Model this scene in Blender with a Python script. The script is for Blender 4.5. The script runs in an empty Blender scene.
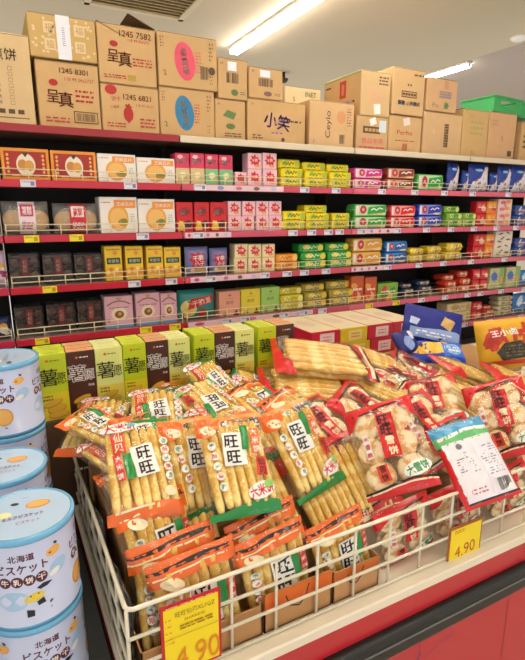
import bpy, bmesh, math, random
from mathutils import Vector, Matrix, noise
S = bpy.context.scene
COL = S.collection
R = math.radians
random.seed(7)

# ------------------------------------------------------------------ camera, world, lights, exposure
cam = bpy.data.cameras.new('camera')
cam.sensor_fit = 'VERTICAL'; cam.sensor_height = 36.0
cam.lens = 500.0 / 660.0 * 36.0
cam.clip_start = 0.02
camo = bpy.data.objects.new('camera', cam); COL.objects.link(camo)
camo.location = (0, 0, 1.55)
camo.rotation_euler = (R(90 - 13.3), 0, R(-27.8))
S.camera = camo
S.view_settings.view_transform = 'Standard'
S.view_settings.look = 'None'
S.view_settings.gamma = 1.0
S.view_settings.use_curve_mapping = False
S.view_settings.exposure = 0.12
S.cycles.transparent_max_bounces = 24
S.cycles.max_bounces = 6
w = bpy.data.worlds.new('world'); S.world = w; w.use_nodes = True
w.node_tree.nodes['Background'].inputs[0].default_value = (1.0, 0.96, 0.91, 1)
w.node_tree.nodes['Background'].inputs[1].default_value = 0.9

def area(name, loc, sx, sy, power, color=(1.0, 0.97, 0.92)):
    l = bpy.data.lights.new(name, 'AREA'); l.shape = 'RECTANGLE'; l.size = sx; l.size_y = sy
    l.energy = power; l.color = color
    o = bpy.data.objects.new(name, l); COL.objects.link(o); o.location = loc
    return o
# light given off by the ceiling's fluorescent tubes
# light comes from the fluorescent lamps built further down (their tubes give off the light)
TUBE = 25.0

# ------------------------------------------------------------------ materials
MATS = {}
def srgb(h):
    h = h.lstrip('#'); c = [int(h[i:i+2], 16) / 255 for i in (0, 2, 4)]
    return tuple(x / 12.92 if x <= 0.04045 else ((x + 0.055) / 1.055) ** 2.4 for x in c) + (1,)
def M(hexc, rough=0.5, metal=0.0, emit=0.0, var=0.0, scale=30.0, coat=0.0):
    key = (hexc, rough, metal, emit, var, scale, coat)
    if key in MATS: return MATS[key]
    m = bpy.data.materials.new('m_' + hexc.strip('#')); m.use_nodes = True
    nt = m.node_tree; b = nt.nodes['Principled BSDF']; c = srgb(hexc)
    b.inputs['Base Color'].default_value = c; b.inputs['Roughness'].default_value = rough
    b.inputs['Metallic'].default_value = metal
    if coat: b.inputs['Coat Weight'].default_value = coat; b.inputs['Coat Roughness'].default_value = 0.15
    if emit:
        b.inputs['Emission Color'].default_value = c; b.inputs['Emission Strength'].default_value = emit
    if var:
        tc = nt.nodes.new('ShaderNodeTexCoord'); n = nt.nodes.new('ShaderNodeTexNoise')
        n.inputs['Scale'].default_value = scale; n.inputs['Detail'].default_value = 5
        r = nt.nodes.new('ShaderNodeMapRange'); r.inputs[3].default_value = 1 - var; r.inputs[4].default_value = 1 + var * 0.6
        h = nt.nodes.new('ShaderNodeHueSaturation'); h.inputs['Color'].default_value = c
        nt.links.new(tc.outputs['Object'], n.inputs['Vector']); nt.links.new(n.outputs['Fac'], r.inputs[0])
        nt.links.new(r.outputs[0], h.inputs['Value']); nt.links.new(h.outputs[0], b.inputs['Base Color'])
        bp = nt.nodes.new('ShaderNodeBump'); bp.inputs['Strength'].default_value = 0.15; bp.inputs['Distance'].default_value = 0.002
        nt.links.new(n.outputs['Fac'], bp.inputs['Height']); nt.links.new(bp.outputs[0], b.inputs['Normal'])
    MATS[key] = m
    return m
def kraft(hexc='#c99f6a'): return M(hexc, 0.75, var=0.10, scale=14)
def film_mat(name, base=0.10, tint=(1, 1, 1, 1), white=0.10, nscale=55):
    if name in MATS: return MATS[name]
    m = bpy.data.materials.new(name); m.use_nodes = True; nt = m.node_tree; nt.nodes.clear()
    out = nt.nodes.new('ShaderNodeOutputMaterial'); tr = nt.nodes.new('ShaderNodeBsdfTransparent'); tr.inputs[0].default_value = tint
    gl = nt.nodes.new('ShaderNodeBsdfGlossy'); gl.inputs['Roughness'].default_value = 0.07
    df = nt.nodes.new('ShaderNodeBsdfDiffuse'); df.inputs[0].default_value = (0.9, 0.9, 0.9, 1)
    tc = nt.nodes.new('ShaderNodeTexCoord'); n = nt.nodes.new('ShaderNodeTexNoise'); n.inputs['Scale'].default_value = nscale
    n.inputs['Detail'].default_value = 3; n.inputs['Distortion'].default_value = 1.5
    bp = nt.nodes.new('ShaderNodeBump'); bp.inputs['Strength'].default_value = 1.0; bp.inputs['Distance'].default_value = 0.007
    lw = nt.nodes.new('ShaderNodeLayerWeight'); lw.inputs['Blend'].default_value = 0.35
    mr = nt.nodes.new('ShaderNodeMapRange'); mr.inputs[3].default_value = base; mr.inputs[4].default_value = 0.38
    L = nt.links.new
    L(tc.outputs['Object'], n.inputs['Vector']); L(n.outputs['Fac'], bp.inputs['Height'])
    L(bp.outputs[0], gl.inputs['Normal']); L(bp.outputs[0], lw.inputs['Normal']); L(lw.outputs['Facing'], mr.inputs[0])
    m1 = nt.nodes.new('ShaderNodeMixShader'); m2 = nt.nodes.new('ShaderNodeMixShader'); m1.inputs[0].default_value = white
    L(tr.outputs[0], m1.inputs[1]); L(df.outputs[0], m1.inputs[2])
    L(mr.outputs[0], m2.inputs[0]); L(m1.outputs[0], m2.inputs[1]); L(gl.outputs[0], m2.inputs[2]); L(m2.outputs[0], out.inputs[0])
    MATS[name] = m
    return m
FILM = film_mat('clear_film', base=0.02, white=0.0)
SMOKE = film_mat('clear_lid', base=0.04, white=0.02, nscale=20)

# ------------------------------------------------------------------ mesh builder
def tag(o, label=None, cat=None, group=None, kind=None):
    for k, v in (('label', label), ('category', cat), ('group', group), ('kind', kind)):
        if v: o[k] = v
    return o
def empty(name, loc=(0, 0, 0), label=None, cat=None, group=None):
    o = bpy.data.objects.new(name, None); COL.objects.link(o); o.location = loc; o.empty_display_size = 0.05
    return tag(o, label, cat, group)
BOXC = {}
class MB:
    def __init__(s): s.v = []; s.f = []; s.mi = []; s.mats = []; s.sm = []
    def mat(s, m):
        if m not in s.mats: s.mats.append(m)
        return s.mats.index(m)
    def add(s, vs, fs, m, smooth=False, T=None):
        b = len(s.v); k = s.mat(m)
        for p in vs: s.v.append(tuple(T @ Vector(p)) if T else tuple(p))
        for f in fs: s.f.append([b + i for i in f]); s.mi.append(k); s.sm.append(smooth)
    def box(s, x0, x1, y0, y1, z0, z1, m, bev=0.0, T=None, seg=1):
        key = (round(x1-x0, 5), round(y1-y0, 5), round(z1-z0, 5), bev, seg)
        if key not in BOXC:
            bm = bmesh.new(); bmesh.ops.create_cube(bm, size=1)
            for v in bm.verts: v.co = Vector(((v.co.x) * key[0], v.co.y * key[1], v.co.z * key[2]))
            if bev: bmesh.ops.bevel(bm, geom=bm.edges[:], offset=bev, segments=seg, affect='EDGES', profile=0.5)
            bm.verts.index_update()
            BOXC[key] = ([v.co.copy() for v in bm.verts], [[v.index for v in f.verts] for f in bm.faces]); bm.free()
        vs, fs = BOXC[key]; c = Vector(((x0+x1)/2, (y0+y1)/2, (z0+z1)/2))
        s.add([p + c for p in vs], fs, m, seg > 1, T)
    def tube(s, pts, r, m, n=8, closed=False, caps=True):
        pts = [Vector(p) for p in pts]; N = len(pts); vs = []; fs = []; prev = None
        for i, p in enumerate(pts):
            a = pts[(i - 1) % N] if closed or i else p; b = pts[(i + 1) % N] if closed or i < N - 1 else p
            d = (b - a).normalized()
            if prev is None:
                x = d.orthogonal().normalized()
            else:
                x = (prev - d * prev.dot(d)).normalized()
            prev = x; y = d.cross(x)
            for k in range(n):
                t = 2 * math.pi * k / n; vs.append(p + (x * math.cos(t) + y * math.sin(t)) * r)
        for i in range(N if closed else N - 1):
            for k in range(n):
                j = (i + 1) % N; fs.append([i*n+k, i*n+(k+1) % n, j*n+(k+1) % n, j*n+k])
        if caps and not closed: fs.append(list(range(n))[::-1]); fs.append([(N-1)*n+k for k in range(n)])
        s.add(vs, fs, m, True)
    def lathe(s, prof, m, n=48, T=None):
        vs = []; fs = []
        for (r, z) in prof:
            for k in range(n):
                t = 2*math.pi*k/n; vs.append((r*math.cos(t), r*math.sin(t), z))
        for i in range(len(prof)-1):
            for k in range(n): fs.append([i*n+k, i*n+(k+1) % n, (i+1)*n+(k+1) % n, (i+1)*n+k])
        s.add(vs, fs, m, True, T)
    def build(s, name, parent=None, label=None, cat=None, group=None, kind=None, loc=None, rot=None):
        me = bpy.data.meshes.new(name); me.from_pydata(s.v, [], s.f)
        for m in s.mats: me.materials.append(m)
        me.polygons.foreach_set('material_index', s.mi); me.polygons.foreach_set('use_smooth', s.sm); me.update()
        o = bpy.data.objects.new(name, me); COL.objects.link(o)
        if parent: o.parent = parent
        if loc: o.location = loc
        if rot: o.rotation_euler = rot
        return tag(o, label, cat, group, kind)

TXT = {}
def text2d(body, bold=0.0):
    key = (body, bold)
    if key not in TXT:
        c = bpy.data.curves.new('txt', 'FONT'); c.body = body; c.resolution_u = 4 if body.isascii() else 1; c.space_line = 0.9
        o = bpy.data.objects.new('txt', c); COL.objects.link(o)
        me = o.to_mesh(); vs = [(v.co.x, v.co.y) for v in me.vertices]; fs = [list(p.vertices) for p in me.polygons]
        o.to_mesh_clear(); bpy.data.objects.remove(o); bpy.data.curves.remove(c)
        if not vs: vs = [(0, 0)]; fs = []
        x0 = min(p[0] for p in vs); x1 = max(p[0] for p in vs); y0 = min(p[1] for p in vs); y1 = max(p[1] for p in vs)
        TXT[key] = ([(p[0]-(x0+x1)/2, p[1]-(y0+y1)/2) for p in vs], fs, max(x1-x0, 1e-3), max(y1-y0, 1e-3))
    return TXT[key]

class Surf:
    """draws flat printing onto a surface given by map(u, v, offset)"""
    def __init__(s, mb, fn, W=1.0, H=1.0, eps=0.0005):
        s.mb = mb; s.fn = fn; s.W = W; s.H = H; s.k = 1; s.eps = eps
    dense = 0
    def put(s, pts, fs, m, smooth=False):
        o = s.k * s.eps; s.k += 0.5
        if s.dense and not smooth:
            pts = list(pts); tri = []
            for f in fs:
                for i in range(1, len(f)-1): tri.append((f[0], f[i], f[i+1]))
            out = []; cache = {}
            def mid(a, b):
                k = (min(a, b), max(a, b))
                if k not in cache: pts.append(((pts[a][0]+pts[b][0])/2, (pts[a][1]+pts[b][1])/2)); cache[k] = len(pts)-1
                return cache[k]
            def ln(a, b): return math.hypot((pts[a][0]-pts[b][0])*s.W, (pts[a][1]-pts[b][1])*s.H)
            st = [(t, 0) for t in tri]
            while st:
                (a, b, c), lv = st.pop(); q = max((ln(a, b), a, b, c), (ln(b, c), b, c, a), (ln(c, a), c, a, b))
                if q[0] <= s.dense or lv > 9: out.append([a, b, c]); continue
                _, a, b, c = q; e = mid(a, b); st += [((a, e, c), lv+1), ((e, b, c), lv+1)]
            fs = out
        s.mb.add([s.fn(p[0]*s.W, p[1]*s.H, o) for p in pts], fs, m, smooth)
    def grid(s, x0, y0, x1, y1, m, nx=1, ny=1, lo=None, hi=None):
        pts = []; fs = []
        for j in range(ny+1):
            for i in range(nx+1):
                x = x0+(x1-x0)*i/nx; a = lo(x) if lo else y0; b = hi(x) if hi else y1
                pts.append((x, a+(b-a)*j/ny))
        for j in range(ny):
            for i in range(nx): q = j*(nx+1)+i; fs.append([q, q+1, q+nx+2, q+nx+1])
        s.put(pts, fs, m, True)
    def rect(s, x0, y0, x1, y1, m, rot=0, n=1):
        if rot == 0: return s.grid(x0, y0, x1, y1, m, n, n)
        cx, cy = (x0+x1)/2, (y0+y1)/2; a = R(rot); pts = []; fs = []
        for j in range(n+1):
            for i in range(n+1):
                dx = (x0+(x1-x0)*i/n-cx)*s.W; dy = (y0+(y1-y0)*j/n-cy)*s.H
                pts.append((cx+(dx*math.cos(a)-dy*math.sin(a))/s.W, cy+(dx*math.sin(a)+dy*math.cos(a))/s.H))
        for j in range(n):
            for i in range(n): q = j*(n+1)+i; fs.append([q, q+1, q+n+2, q+n+1])
        s.put(pts, fs, m)
    def poly(s, pts, m):
        c = (sum(p[0] for p in pts)/len(pts), sum(p[1] for p in pts)/len(pts)); n = len(pts)
        s.put([c]+list(pts), [[0, i+1, (i+1) % n+1] for i in range(n)], m)
    def ell(s, cx, cy, rx, ry, m, n=24, rot=0):
        a = R(rot); pts = []
        for k in range(n):
            t = 2*math.pi*k/n; dx = rx*s.W*math.cos(t); dy = ry*s.H*math.sin(t)
            pts.append((cx+(dx*math.cos(a)-dy*math.sin(a))/s.W, cy+(dx*math.sin(a)+dy*math.cos(a))/s.H))
        s.poly(pts, m)
    def disc(s, cx, cy, r, m, n=20): s.ell(cx, cy, r/s.W, r/s.H, m, n)
    def star(s, cx, cy, r, m, n=9, inner=0.6, seed=0):
        rr = random.Random(seed); pts = []
        for k in range(2*n):
            q = r*(1 if k % 2 == 0 else inner)*rr.uniform(0.85, 1.15); t = math.pi*k/n
            pts.append((cx+q*math.cos(t)/s.W, cy+q*math.sin(t)/s.H))
        s.poly(pts, m)
    def line(s, pts, wd, m):
        for a, b in zip(pts[:-1], pts[1:]):
            ax, ay, bx, by = a[0]*s.W, a[1]*s.H, b[0]*s.W, b[1]*s.H; L = math.hypot(bx-ax, by-ay) or 1
            nx, ny = -(by-ay)/L*wd/2, (bx-ax)/L*wd/2
            s.put([((ax+nx)/s.W, (ay+ny)/s.H), ((ax-nx)/s.W, (ay-ny)/s.H), ((bx-nx)/s.W, (by-ny)/s.H), ((bx+nx)/s.W, (by+ny)/s.H)], [[0, 1, 2, 3]], m); s.k -= 0.4
    def text(s, body, cx, cy, h, m, rot=0, bold=0.0, wid=None, shear=0.0):
        """h = overall height in metres, wid = optional overall width in metres"""
        vs, fs, tw, th = text2d(body); sy = h/th; sx = (wid/tw) if wid else sy; a = R(rot); pts = []
        for x, y in vs:
            x, y = x*sx+y*sy*shear, y*sy
            pts.append((cx+(x*math.cos(a)-y*math.sin(a))/s.W, cy+(x*math.sin(a)+y*math.cos(a))/s.H))
        if bold > 0:
            d = bold*h*0.9; k0 = s.k
            for dx, dy in ((-d, 0), (d, 0), (0, -d), (0, d)):
                s.k = k0; s.put([(p[0]+dx/s.W, p[1]+dy/s.H) for p in pts], fs, m)
        else: s.put(pts, fs, m)
    def lines(s, x0, y0, x1, y1, n, m, seed=0, rot=False):
        """rows of fine print shown as broken dashes"""
        rr = random.Random(seed)
        for i in range(n):
            y = y1+(y0-y1)*(i+0.5)/n; x = x0; hh = (y1-y0)/n*0.45
            while x < x1-0.01:
                l = rr.uniform(0.03, 0.14)*(x1-x0)*2; e = min(x1, x+l)
                s.grid(x, y-hh/2, e, y+hh/2, m); s.k -= 0.5; x = e+0.02*(x1-x0)+rr.random()*0.03
        s.k += 0.5
    def bars(s, x0, y0, x1, y1, m, n=16, seed=3):
        rr = random.Random(seed); x = x0; st = (x1-x0)/n
        for i in range(n):
            s.grid(x, y0, x+st*rr.uniform(0.25, 0.8), y1, m); s.k -= 0.5; x += st
        s.k += 0.5
def front(mb, w, h, y=0.0, z0=0.0):      # plane facing -Y, centre of the box front
    return Surf(mb, lambda u, v, o: Vector((u, y-o, z0+h/2+v)), w, h)
def leftside(mb, x, d, h, yc=0.0, z0=0.0):
    return Surf(mb, lambda u, v, o: Vector((x-o, yc-u, z0+h/2+v)), d, h)
def topside(mb, w, d, z, yc=0.0):
    return Surf(mb, lambda u, v, o: Vector((u, yc+v, z+o)), w, d)
WHITE = M('#f4f1ee', 0.45); BLACK = M('#17130f', 0.5); RED = M('#d01c22', 0.4); INK = M('#b8362c', 0.6)
KINK = M('#5b4632', 0.7)
def dup(root, loc, rot=None, label=None, group=None):
    r = root.copy(); COL.objects.link(r); r.location = loc
    if rot is not None: r.rotation_euler = rot
    if label: r['label'] = label
    if group: r['group'] = group
    for ch in root.children:
        c = ch.copy(); COL.objects.link(c); c.parent = r
        for g in ch.children:
            d = g.copy(); COL.objects.link(d); d.parent = c
    return r
ORD = ['leftmost', 'second from left', 'third from left', 'fourth from left', 'fifth from left', 'sixth from left']

# ------------------------------------------------------------------ the room
def plane(name, x0, x1, y0, y1, z0, z1, m):
    b = MB(); b.box(x0, x1, y0, y1, z0, z1, m); return b.build(name, kind='structure')
plane('floor', -1.2, 4.8, -0.8, 4.0, -0.1, 0, M('#ddd6c8', 0.35, var=0.06, scale=3))
plane('ceiling', -4, 4.6, -4, 11, 3.1, 3.6, M('#cfc0a4', 0.9, var=0.03, scale=2))
plane('ceiling', 4.6, 9, -4, 11, 3.42, 3.6, M('#b3a598', 0.9, var=0.03, scale=2))
plane('wall_back', -4, 9, 11, 11.2, 0, 3.6, M('#d8cdbb', 0.9))
plane('wall_right', 9, 9.2, -4, 11, 0, 3.6, M('#d8cdbb', 0.9))
def vent():
    root = empty('ceiling_vent', (1.17, 3.98, 3.098), 'cream square ceiling air vent with slanted louvres above the cartons', 'vent')
    b = MB(); m = M('#d8c8a4', 0.5); hw = 0.46
    for sx in (-1, 1):
        b.box(sx*hw-0.03, sx*hw+0.03, -0.5, 0.5, -0.03, 0.0, m, 0.005); b.box(-0.5, 0.5, sx*0.47-0.03, sx*0.47+0.03, -0.03, 0.0, m, 0.005)
    b.build('frame', root)
    k = MB(); k.box(-0.44, 0.44, -0.44, 0.44, -0.002, 0.0, M('#b8a884', 0.8)); k.build('duct_opening', root)
    root.scale = (0.8, 0.8, 0.8)
    for i in range(13):
        q = MB(); y = -0.42+i*0.07
        T = Matrix.Translation((0, y, -0.014)) @ Matrix.Rotation(R(35), 4, 'X')
        q.box(-0.43, 0.43, -0.02, 0.02, -0.002, 0.002, m, T=T); q.build('louvre', root)
vent()
def batten(x, y0, y1, z, label):
    root = empty('fluorescent_lamp', (x, (y0+y1)/2, z), label, 'lamp', None)
    L = (y1-y0)/2
    b = MB(); b.box(-0.05, 0.05, -L, L, -0.03, 0.0, M('#e9e6df', 0.4), 0.004); b.build('housing', root)
    for sx in (-0.028, 0.028):
        t = MB(); t.tube([(sx, -L+0.02, -0.05), (sx, L-0.02, -0.05)], 0.018, M('#fff8ee', 0.4, emit=TUBE), 10); t.build('tube', root)
    e = MB()
    for sy in (-1, 1): e.box(-0.02, 0.02, sy*(L-0.012)-0.012, sy*(L-0.012)+0.012, -0.068, -0.028, M('#d9d6cf', 0.4), 0.003)
    e.build('end_cap', root)
batten(2.24, 0.3, 4.86, 3.10, 'long bright fluorescent lamp running along the ceiling above the shelves')
batten(5.6, 4.95, 7.6, 3.42, 'fluorescent lamp half hidden by the ceiling edge at the right')
batten(0.2, -1.2, 2.4, 3.10, 'added unseen fluorescent lamp above the aisle, out of the picture overhead')  # added lamp, never in view, brightens the shelf fronts
batten(2.0, -3.4, -0.6, 3.10, 'added unseen fluorescent lamp behind the camera over the aisle')  # also added and unseen, lights the scene from the camera side
d = MB(); d.lathe([(0.0, -0.11), (0.03, -0.11), (0.05, -0.085), (0.055, -0.07), (0.018, -0.06), (0.018, 0.0), (0, 0)], M('#3a332c', 0.5), 20)
d.build('sprinkler_head', label='small dark sprinkler head hanging from the ceiling', cat='sprinkler', loc=(3.12, 5.4, 3.1))
d = MB(); d.lathe([(0.0, -0.03), (0.05, -0.028), (0.07, -0.015), (0.08, 0.0), (0, 0)], M('#f4efe6', 0.4), 20)
d.build('smoke_detector', label='small round white smoke detector on the ceiling at the far right', cat='smoke detector', loc=(4.43, 3.38, 3.1))
# shelving behind closes the far view
# ------------------------------------------------------------------ shelving bays
RAILZ = {0: 1.935, 1: 1.683, 2: 1.42, 3: 1.165, 4: 0.90, 5: 0.655, 6: 0.36}
BAYS = [(-0.92, 0.035), (0.04, 0.938), (0.943, 2.12), (2.125, 3.195), (3.20, 4.30)]
BN = ['cut-off shelving bay with red rails at the far left edge', 'shelving bay with crimson rails holding the white cracker boxes, leftmost full bay',
      'shelving bay with pink rails holding the star snack boxes in the middle', 'shelving bay with pink rails behind the navy bag',
      'shelving bay with pink rails holding the blue pouches at the right']
RAILM = [M('#c8284a', 0.35, coat=0.3), M('#c41c36', 0.35, coat=0.3), M('#cc4660', 0.35, coat=0.3), M('#dc6078', 0.35, coat=0.3), M('#da607a', 0.35, coat=0.3)]
DARK = M('#1c1613', 0.7); WIREM = M('#e8dcb6', 0.35)
STRIP = M('#e6c9d6', 0.5)
def tagprice(parent, x, z, yellow, y=2.7415):
    b = MB(); c = M('#f5e21c', 0.5) if yellow else M('#e4e0ee', 0.5)
    b.box(x-0.034, x+0.034, y-0.002, y, z-0.017, z+0.017, c, 0.0008)
    s = Surf(b, lambda u, v, o: Vector((x+u, y-0.002-o, z+v)), 0.068, 0.034)
    s.lines(-0.42, 0.1, 0.1, 0.4, 2, M('#6b6480', 0.6), seed=int(x*100)); s.grid(0.15, -0.3, 0.4, 0.3, M('#8a84a8' if not yellow else '#b89a10', 0.6))
    b.build('price_tag', parent)
TAGS = {(1, 1): [(0.17, 0), (0.66, 0)], (1, 2): [(0.16, 1), (0.37, 1), (0.71, 0)], (1, 3): [(0.22, 1), (0.65, 0), (0.86, 0)], (1, 4): [(0.16, 1), (0.70, 1), (0.87, 1)],
        (2, 1): [(1.05, 0), (1.74, 0), (1.98, 0)], (2, 2): [(1.03, 0), (1.66, 0), (1.80, 0), (1.93, 0), (2.02, 0)], (2, 3): [(1.1, 0), (1.46, 0), (1.62, 0), (1.75, 0), (1.92, 0)],
        (2, 4): [(1.2, 0), (1.32, 0), (1.6, 0), (1.75, 0), (1.9, 0)],
        (3, 1): [(2.36, 0), (2.66, 0), (2.95, 0)], (3, 2): [(2.2, 0), (2.52, 0), (2.8, 0), (3.05, 0)], (3, 3): [(2.45, 0), (2.75, 0), (3.0, 0)], (3, 4): [(2.3, 1), (2.55, 1), (2.8, 0), (3.05, 0)], (3, 5): [(2.4, 0), (2.9, 0)],
        (4, 1): [(3.25, 0), (3.66, 0)], (4, 2): [(3.3, 0), (3.56, 0), (3.8, 0)], (4, 3): [(3.3, 0), (3.7, 0)], (4, 4): [(3.3, 0), (3.45, 0), (3.7, 0), (4.0, 0)], (4, 5): [(3.3, 0), (3.6, 0), (4.0, 0)]}
def wires(x0, x1, z, m):
    b = MB(); y = 2.765
    for zz in (z+0.022, z+0.05):
        b.tube([(x0+0.01, 3.1, zz), (x0+0.01, y, zz), (x1-0.01, y, zz), (x1-0.01, 3.1, zz)], 0.0028, m, 6)
    n = max(2, int((x1-x0)/0.12))
    for i in range(n+1):
        x = x0+0.012+(x1-x0-0.024)*i/n
        b.tube([(x, y, z-0.002), (x, y, z+0.05)], 0.0028, m, 6)
    return b
for bi, (x0, x1) in enumerate(BAYS):
    root = empty('shelving_bay', ((x0+x1)/2, 3.0, 0), BN[bi], 'shelving', 'bays of the snack shelving')
    ox = (x0+x1)/2
    def rel(b): b.v = [(v[0]-ox, v[1]-3.0, v[2]) for v in b.v]; return b
    b = MB(); b.box(x0, x1, 3.18, 3.2, 0.0, 1.95, DARK); rel(b).build('back_panel', root)
    for xx in (x0+0.0005, x1-0.0045):
        b = MB(); b.box(xx, xx+0.004, 3.05, 3.18, 0.0, 1.92, M('#2c2523', 0.6)); rel(b).build('upright', root)
    for lv, rz in RAILZ.items():
        top = rz+0.018
        b = MB(); b.box(x0, x1, 2.752, 3.18 if lv else 3.6, top-0.024, top-0.002, M('#8d7f78', 0.6) if lv else M('#7a5d4a', 0.7), 0.001)
        sh = rel(b).build('shelf', root)
        b = MB(); rm = RAILM[bi]
        if lv == 0: rm = M('#9c2630', 0.5) if bi < 2 else M('#d9cdb4', 0.45)
        hh = 0.018
        b.box(x0+0.001, x1-0.001, 2.742, 2.752, rz-hh, rz+hh, rm, 0.002)
        if bi >= 2 and lv in (1, 2, 3, 4):       # printed strip slid into part of the rail
            e = {(2, 1): (0.05, 0.55), (2, 2): (0.0, 0.25), (2, 3): (0.02, 0.42), (2, 4): (0.0, 0.75), (3, 2): (0.05, 0.4), (3, 3): (0, 0.3)}.get((bi, lv))
            if e:
                xa = x0+0.01+e[0]*(x1-x0); xb = x0+e[1]*(x1-x0)
                b.box(xa, xb, 2.7405, 2.742, rz-0.015, rz+0.015, STRIP)
                s = Surf(b, lambda u, v, o, xa=xa, xb=xb, rz=rz: Vector(((xa+xb)/2+u, 2.7405-o, rz+v)), xb-xa, 0.03)
                for q in range(5):
                    s.ell(-0.42+q*0.2, 0.0, 0.035, 0.35, M(['#c84a78', '#8a90c8', '#d07a8a', '#7a5a50', '#b8c0e0'][q], 0.5))
        rl = rel(b).build('shelf_rail', sh); 
        if lv and lv < 6:
            rel(wires(x0, x1, top, WIREM)).build('wire_guard', sh)
            for (tx, ty) in TAGS.get((bi, lv), []):
                tagprice(sh, tx-ox, rz, ty, y=2.7405-3.0-0.0015)

# ------------------------------------------------------------------ cartons along the top board
def carton(name, x0, x1, z0, z1, art, label, d=0.34, hexc='#cda772', y=2.80, tilt=0.0, tape=True, side=None, lift=None, group='brown cardboard cartons stored on top of the shelving'):
    w, h = x1-x0, z1-z0
    b = MB(); m = kraft(hexc)
    b.box(-w/2, w/2, 0, d, 0, h, m, 0.004)
    s = front(b, w, h); s.eps = 0.0006
    s.line([(-0.49, 0.485), (0.49, 0.485)], 0.002, KINK)
    art(s)
    l = leftside(b, -w/2, d, h, d/2)
    l.grid(-0.45, 0.30, -0.3, 0.34, KINK); l.lines(-0.1, -0.3, 0.35, -0.1, 2, KINK, 4)
    if side: side(l)
    o = b.build(name, None, label, 'carton', group, loc=((x0+x1)/2, y, z0), rot=(0, tilt, 0))
    if tape:
        t = MB(); t.box(-w/2+0.004, w/2-0.004, d/2-0.024, d/2+0.024, h, h+0.0006, M('#d9b985', 0.25))
        t.box(w/2-0.002, w/2+0.0006, d/2-0.024, d/2+0.024, h-0.06, h+0.0006, M('#d9b985', 0.25)); t.build('packing_tape', o)
    return o
CR = M('#b5302a', 0.7); PINK = M('#e0506a', 0.6); BLUE = M('#2f7fae', 0.6); PURP = M('#7a3fc0', 0.6); KG = M('#5f7f4a', 0.7)
def a1(s):
    s.text('煎饼', 0.17, 0.27, 0.052, KINK, bold=0.01); s.text('制', -0.1, 0.27, 0.05, KINK)
    for i in range(7):
        y = 0.12-i*0.063; s.text(['香葱', '麻辣', '五香', '海苔', '芝麻', '小麦', '甜味'][i], 0.05, y, 0.015, KINK); s.k = 2
        for (p, q) in (((0.2, y-0.02), (0.2, y+0.02)), ((0.2, y+0.02), (0.25, y+0.02)), ((0.25, y+0.02), (0.25, y-0.02)), ((0.25, y-0.02), (0.2, y-0.02))): s.line([p, q], 0.0012, KINK)
    for i in range(5): s.rect(-0.2+i*0.12, -0.38, -0.12+i*0.12, -0.33, KINK); s.k = 2
    s.grid(-0.3, -0.43, 0.42, -0.42, KINK)
def a2(s):
    g = M('#dcc69a', 0.7); rr = random.Random(4)
    for i in range(46): s.star(rr.uniform(-0.46, 0.46), rr.uniform(-0.45, 0.45), 0.009, g, 5, 0.5, i); s.k = 1
    for cx in (-0.2, 0.25):
        for cy in (0.2, -0.18):
            s.rect(cx-0.08, cy-0.13, cx+0.08, cy+0.13, g); s.text('福', cx, cy, 0.035, M('#b8935a', 0.7)); s.k = 2
def zhen(s, cx, cy, h, col):
    s.text('呈', cx-0.1, cy, h*0.8, col, bold=0.01); s.text('真', cx+0.1, cy-0.04, h, col, bold=0.01)
    s.ell(cx-0.08, cy+0.2, 0.07, 0.05, col); s.k = 3; s.lines(cx-0.12, cy+0.18, cx-0.02, cy+0.22, 1, WHITE, 1)
def a3(s):
    s.text('1245 8301', 0.1, 0.37, 0.024, CR, bold=0.015); s.text('118 99 24x2727', 0.18, 0.25, 0.015, INK)
    zhen(s, -0.16, -0.02, 0.07, CR); s.lines(0.1, -0.1, 0.4, 0.12, 3, INK, 3)
    s.rect(0.05, -0.4, 0.45, -0.22, KINK); s.rect(0.065, -0.385, 0.435, -0.235, kraft()); s.bars(0.09, -0.37, 0.41, -0.25, KINK, 22)
    s.lines(-0.4, -0.42, -0.02, -0.32, 2, INK, 5)
def a4(s):
    s.text('1245 7582', 0.15, 0.36, 0.028, CR, bold=0.015); s.text('118 99 24x272', 0.2, 0.26, 0.013, INK)
    zhen(s, -0.15, -0.03, 0.07, CR); s.lines(0.08, -0.18, 0.42, -0.02, 3, INK, 7); s.lines(-0.42, -0.42, -0.05, -0.34, 2, INK, 8)
    s.rect(-0.02, -0.43, 0.12, -0.33, M('#b59a3e', 0.6))
def a5(s):
    s.text('1245 6821', 0.12, 0.26, 0.026, CR, bold=0.015); s.ell(-0.33, 0.38, 0.1, 0.1, CR); s.text('饼干', -0.25, 0.2, 0.022, INK)
    s.text('118 99 24x27', 0.25, 0.1, 0.012, INK); s.text('小草莓', -0.28, 0.03, 0.014, INK)
    s.ell(-0.05, -0.1, 0.085, 0.16, CR); s.poly([(-0.12, -0.16), (0.02, -0.16), (-0.05, -0.3)], CR); s.star(-0.05, 0.05, 0.02, CR, 5)
    s.lines(0.15, -0.38, 0.42, -0.15, 3, INK, 2); s.lines(-0.42, -0.4, -0.1, -0.28, 2, INK, 9)
def oval(col, key):
    def a(s):
        s.ell(-0.06, 0.0, 0.17, 0.36, col, 32, rot=8); s.text('蛋酥卷', -0.06, 0.0, 0.036, M('#efd9b4', 0.6), rot=98, bold=0.02, wid=0.13)
        s.lines(0.12, -0.2, 0.22, 0.22, 7, col if key else INK, 3); s.lines(0.36, 0.05, 0.43, 0.42, 5, KINK, 2); s.text('2', -0.4, -0.25, 0.025, KINK, rot=10)
        if key: s.bars(0.2, -0.3, 0.34, -0.05, KINK, 10); s.disc(0.4, -0.12, 0.02, KINK)
        s.lines(-0.46, 0.2, -0.4, 0.42, 4, KINK, 5); s.lines(0.36, -0.4, 0.43, -0.2, 3, KINK, 6)
    return a
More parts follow.
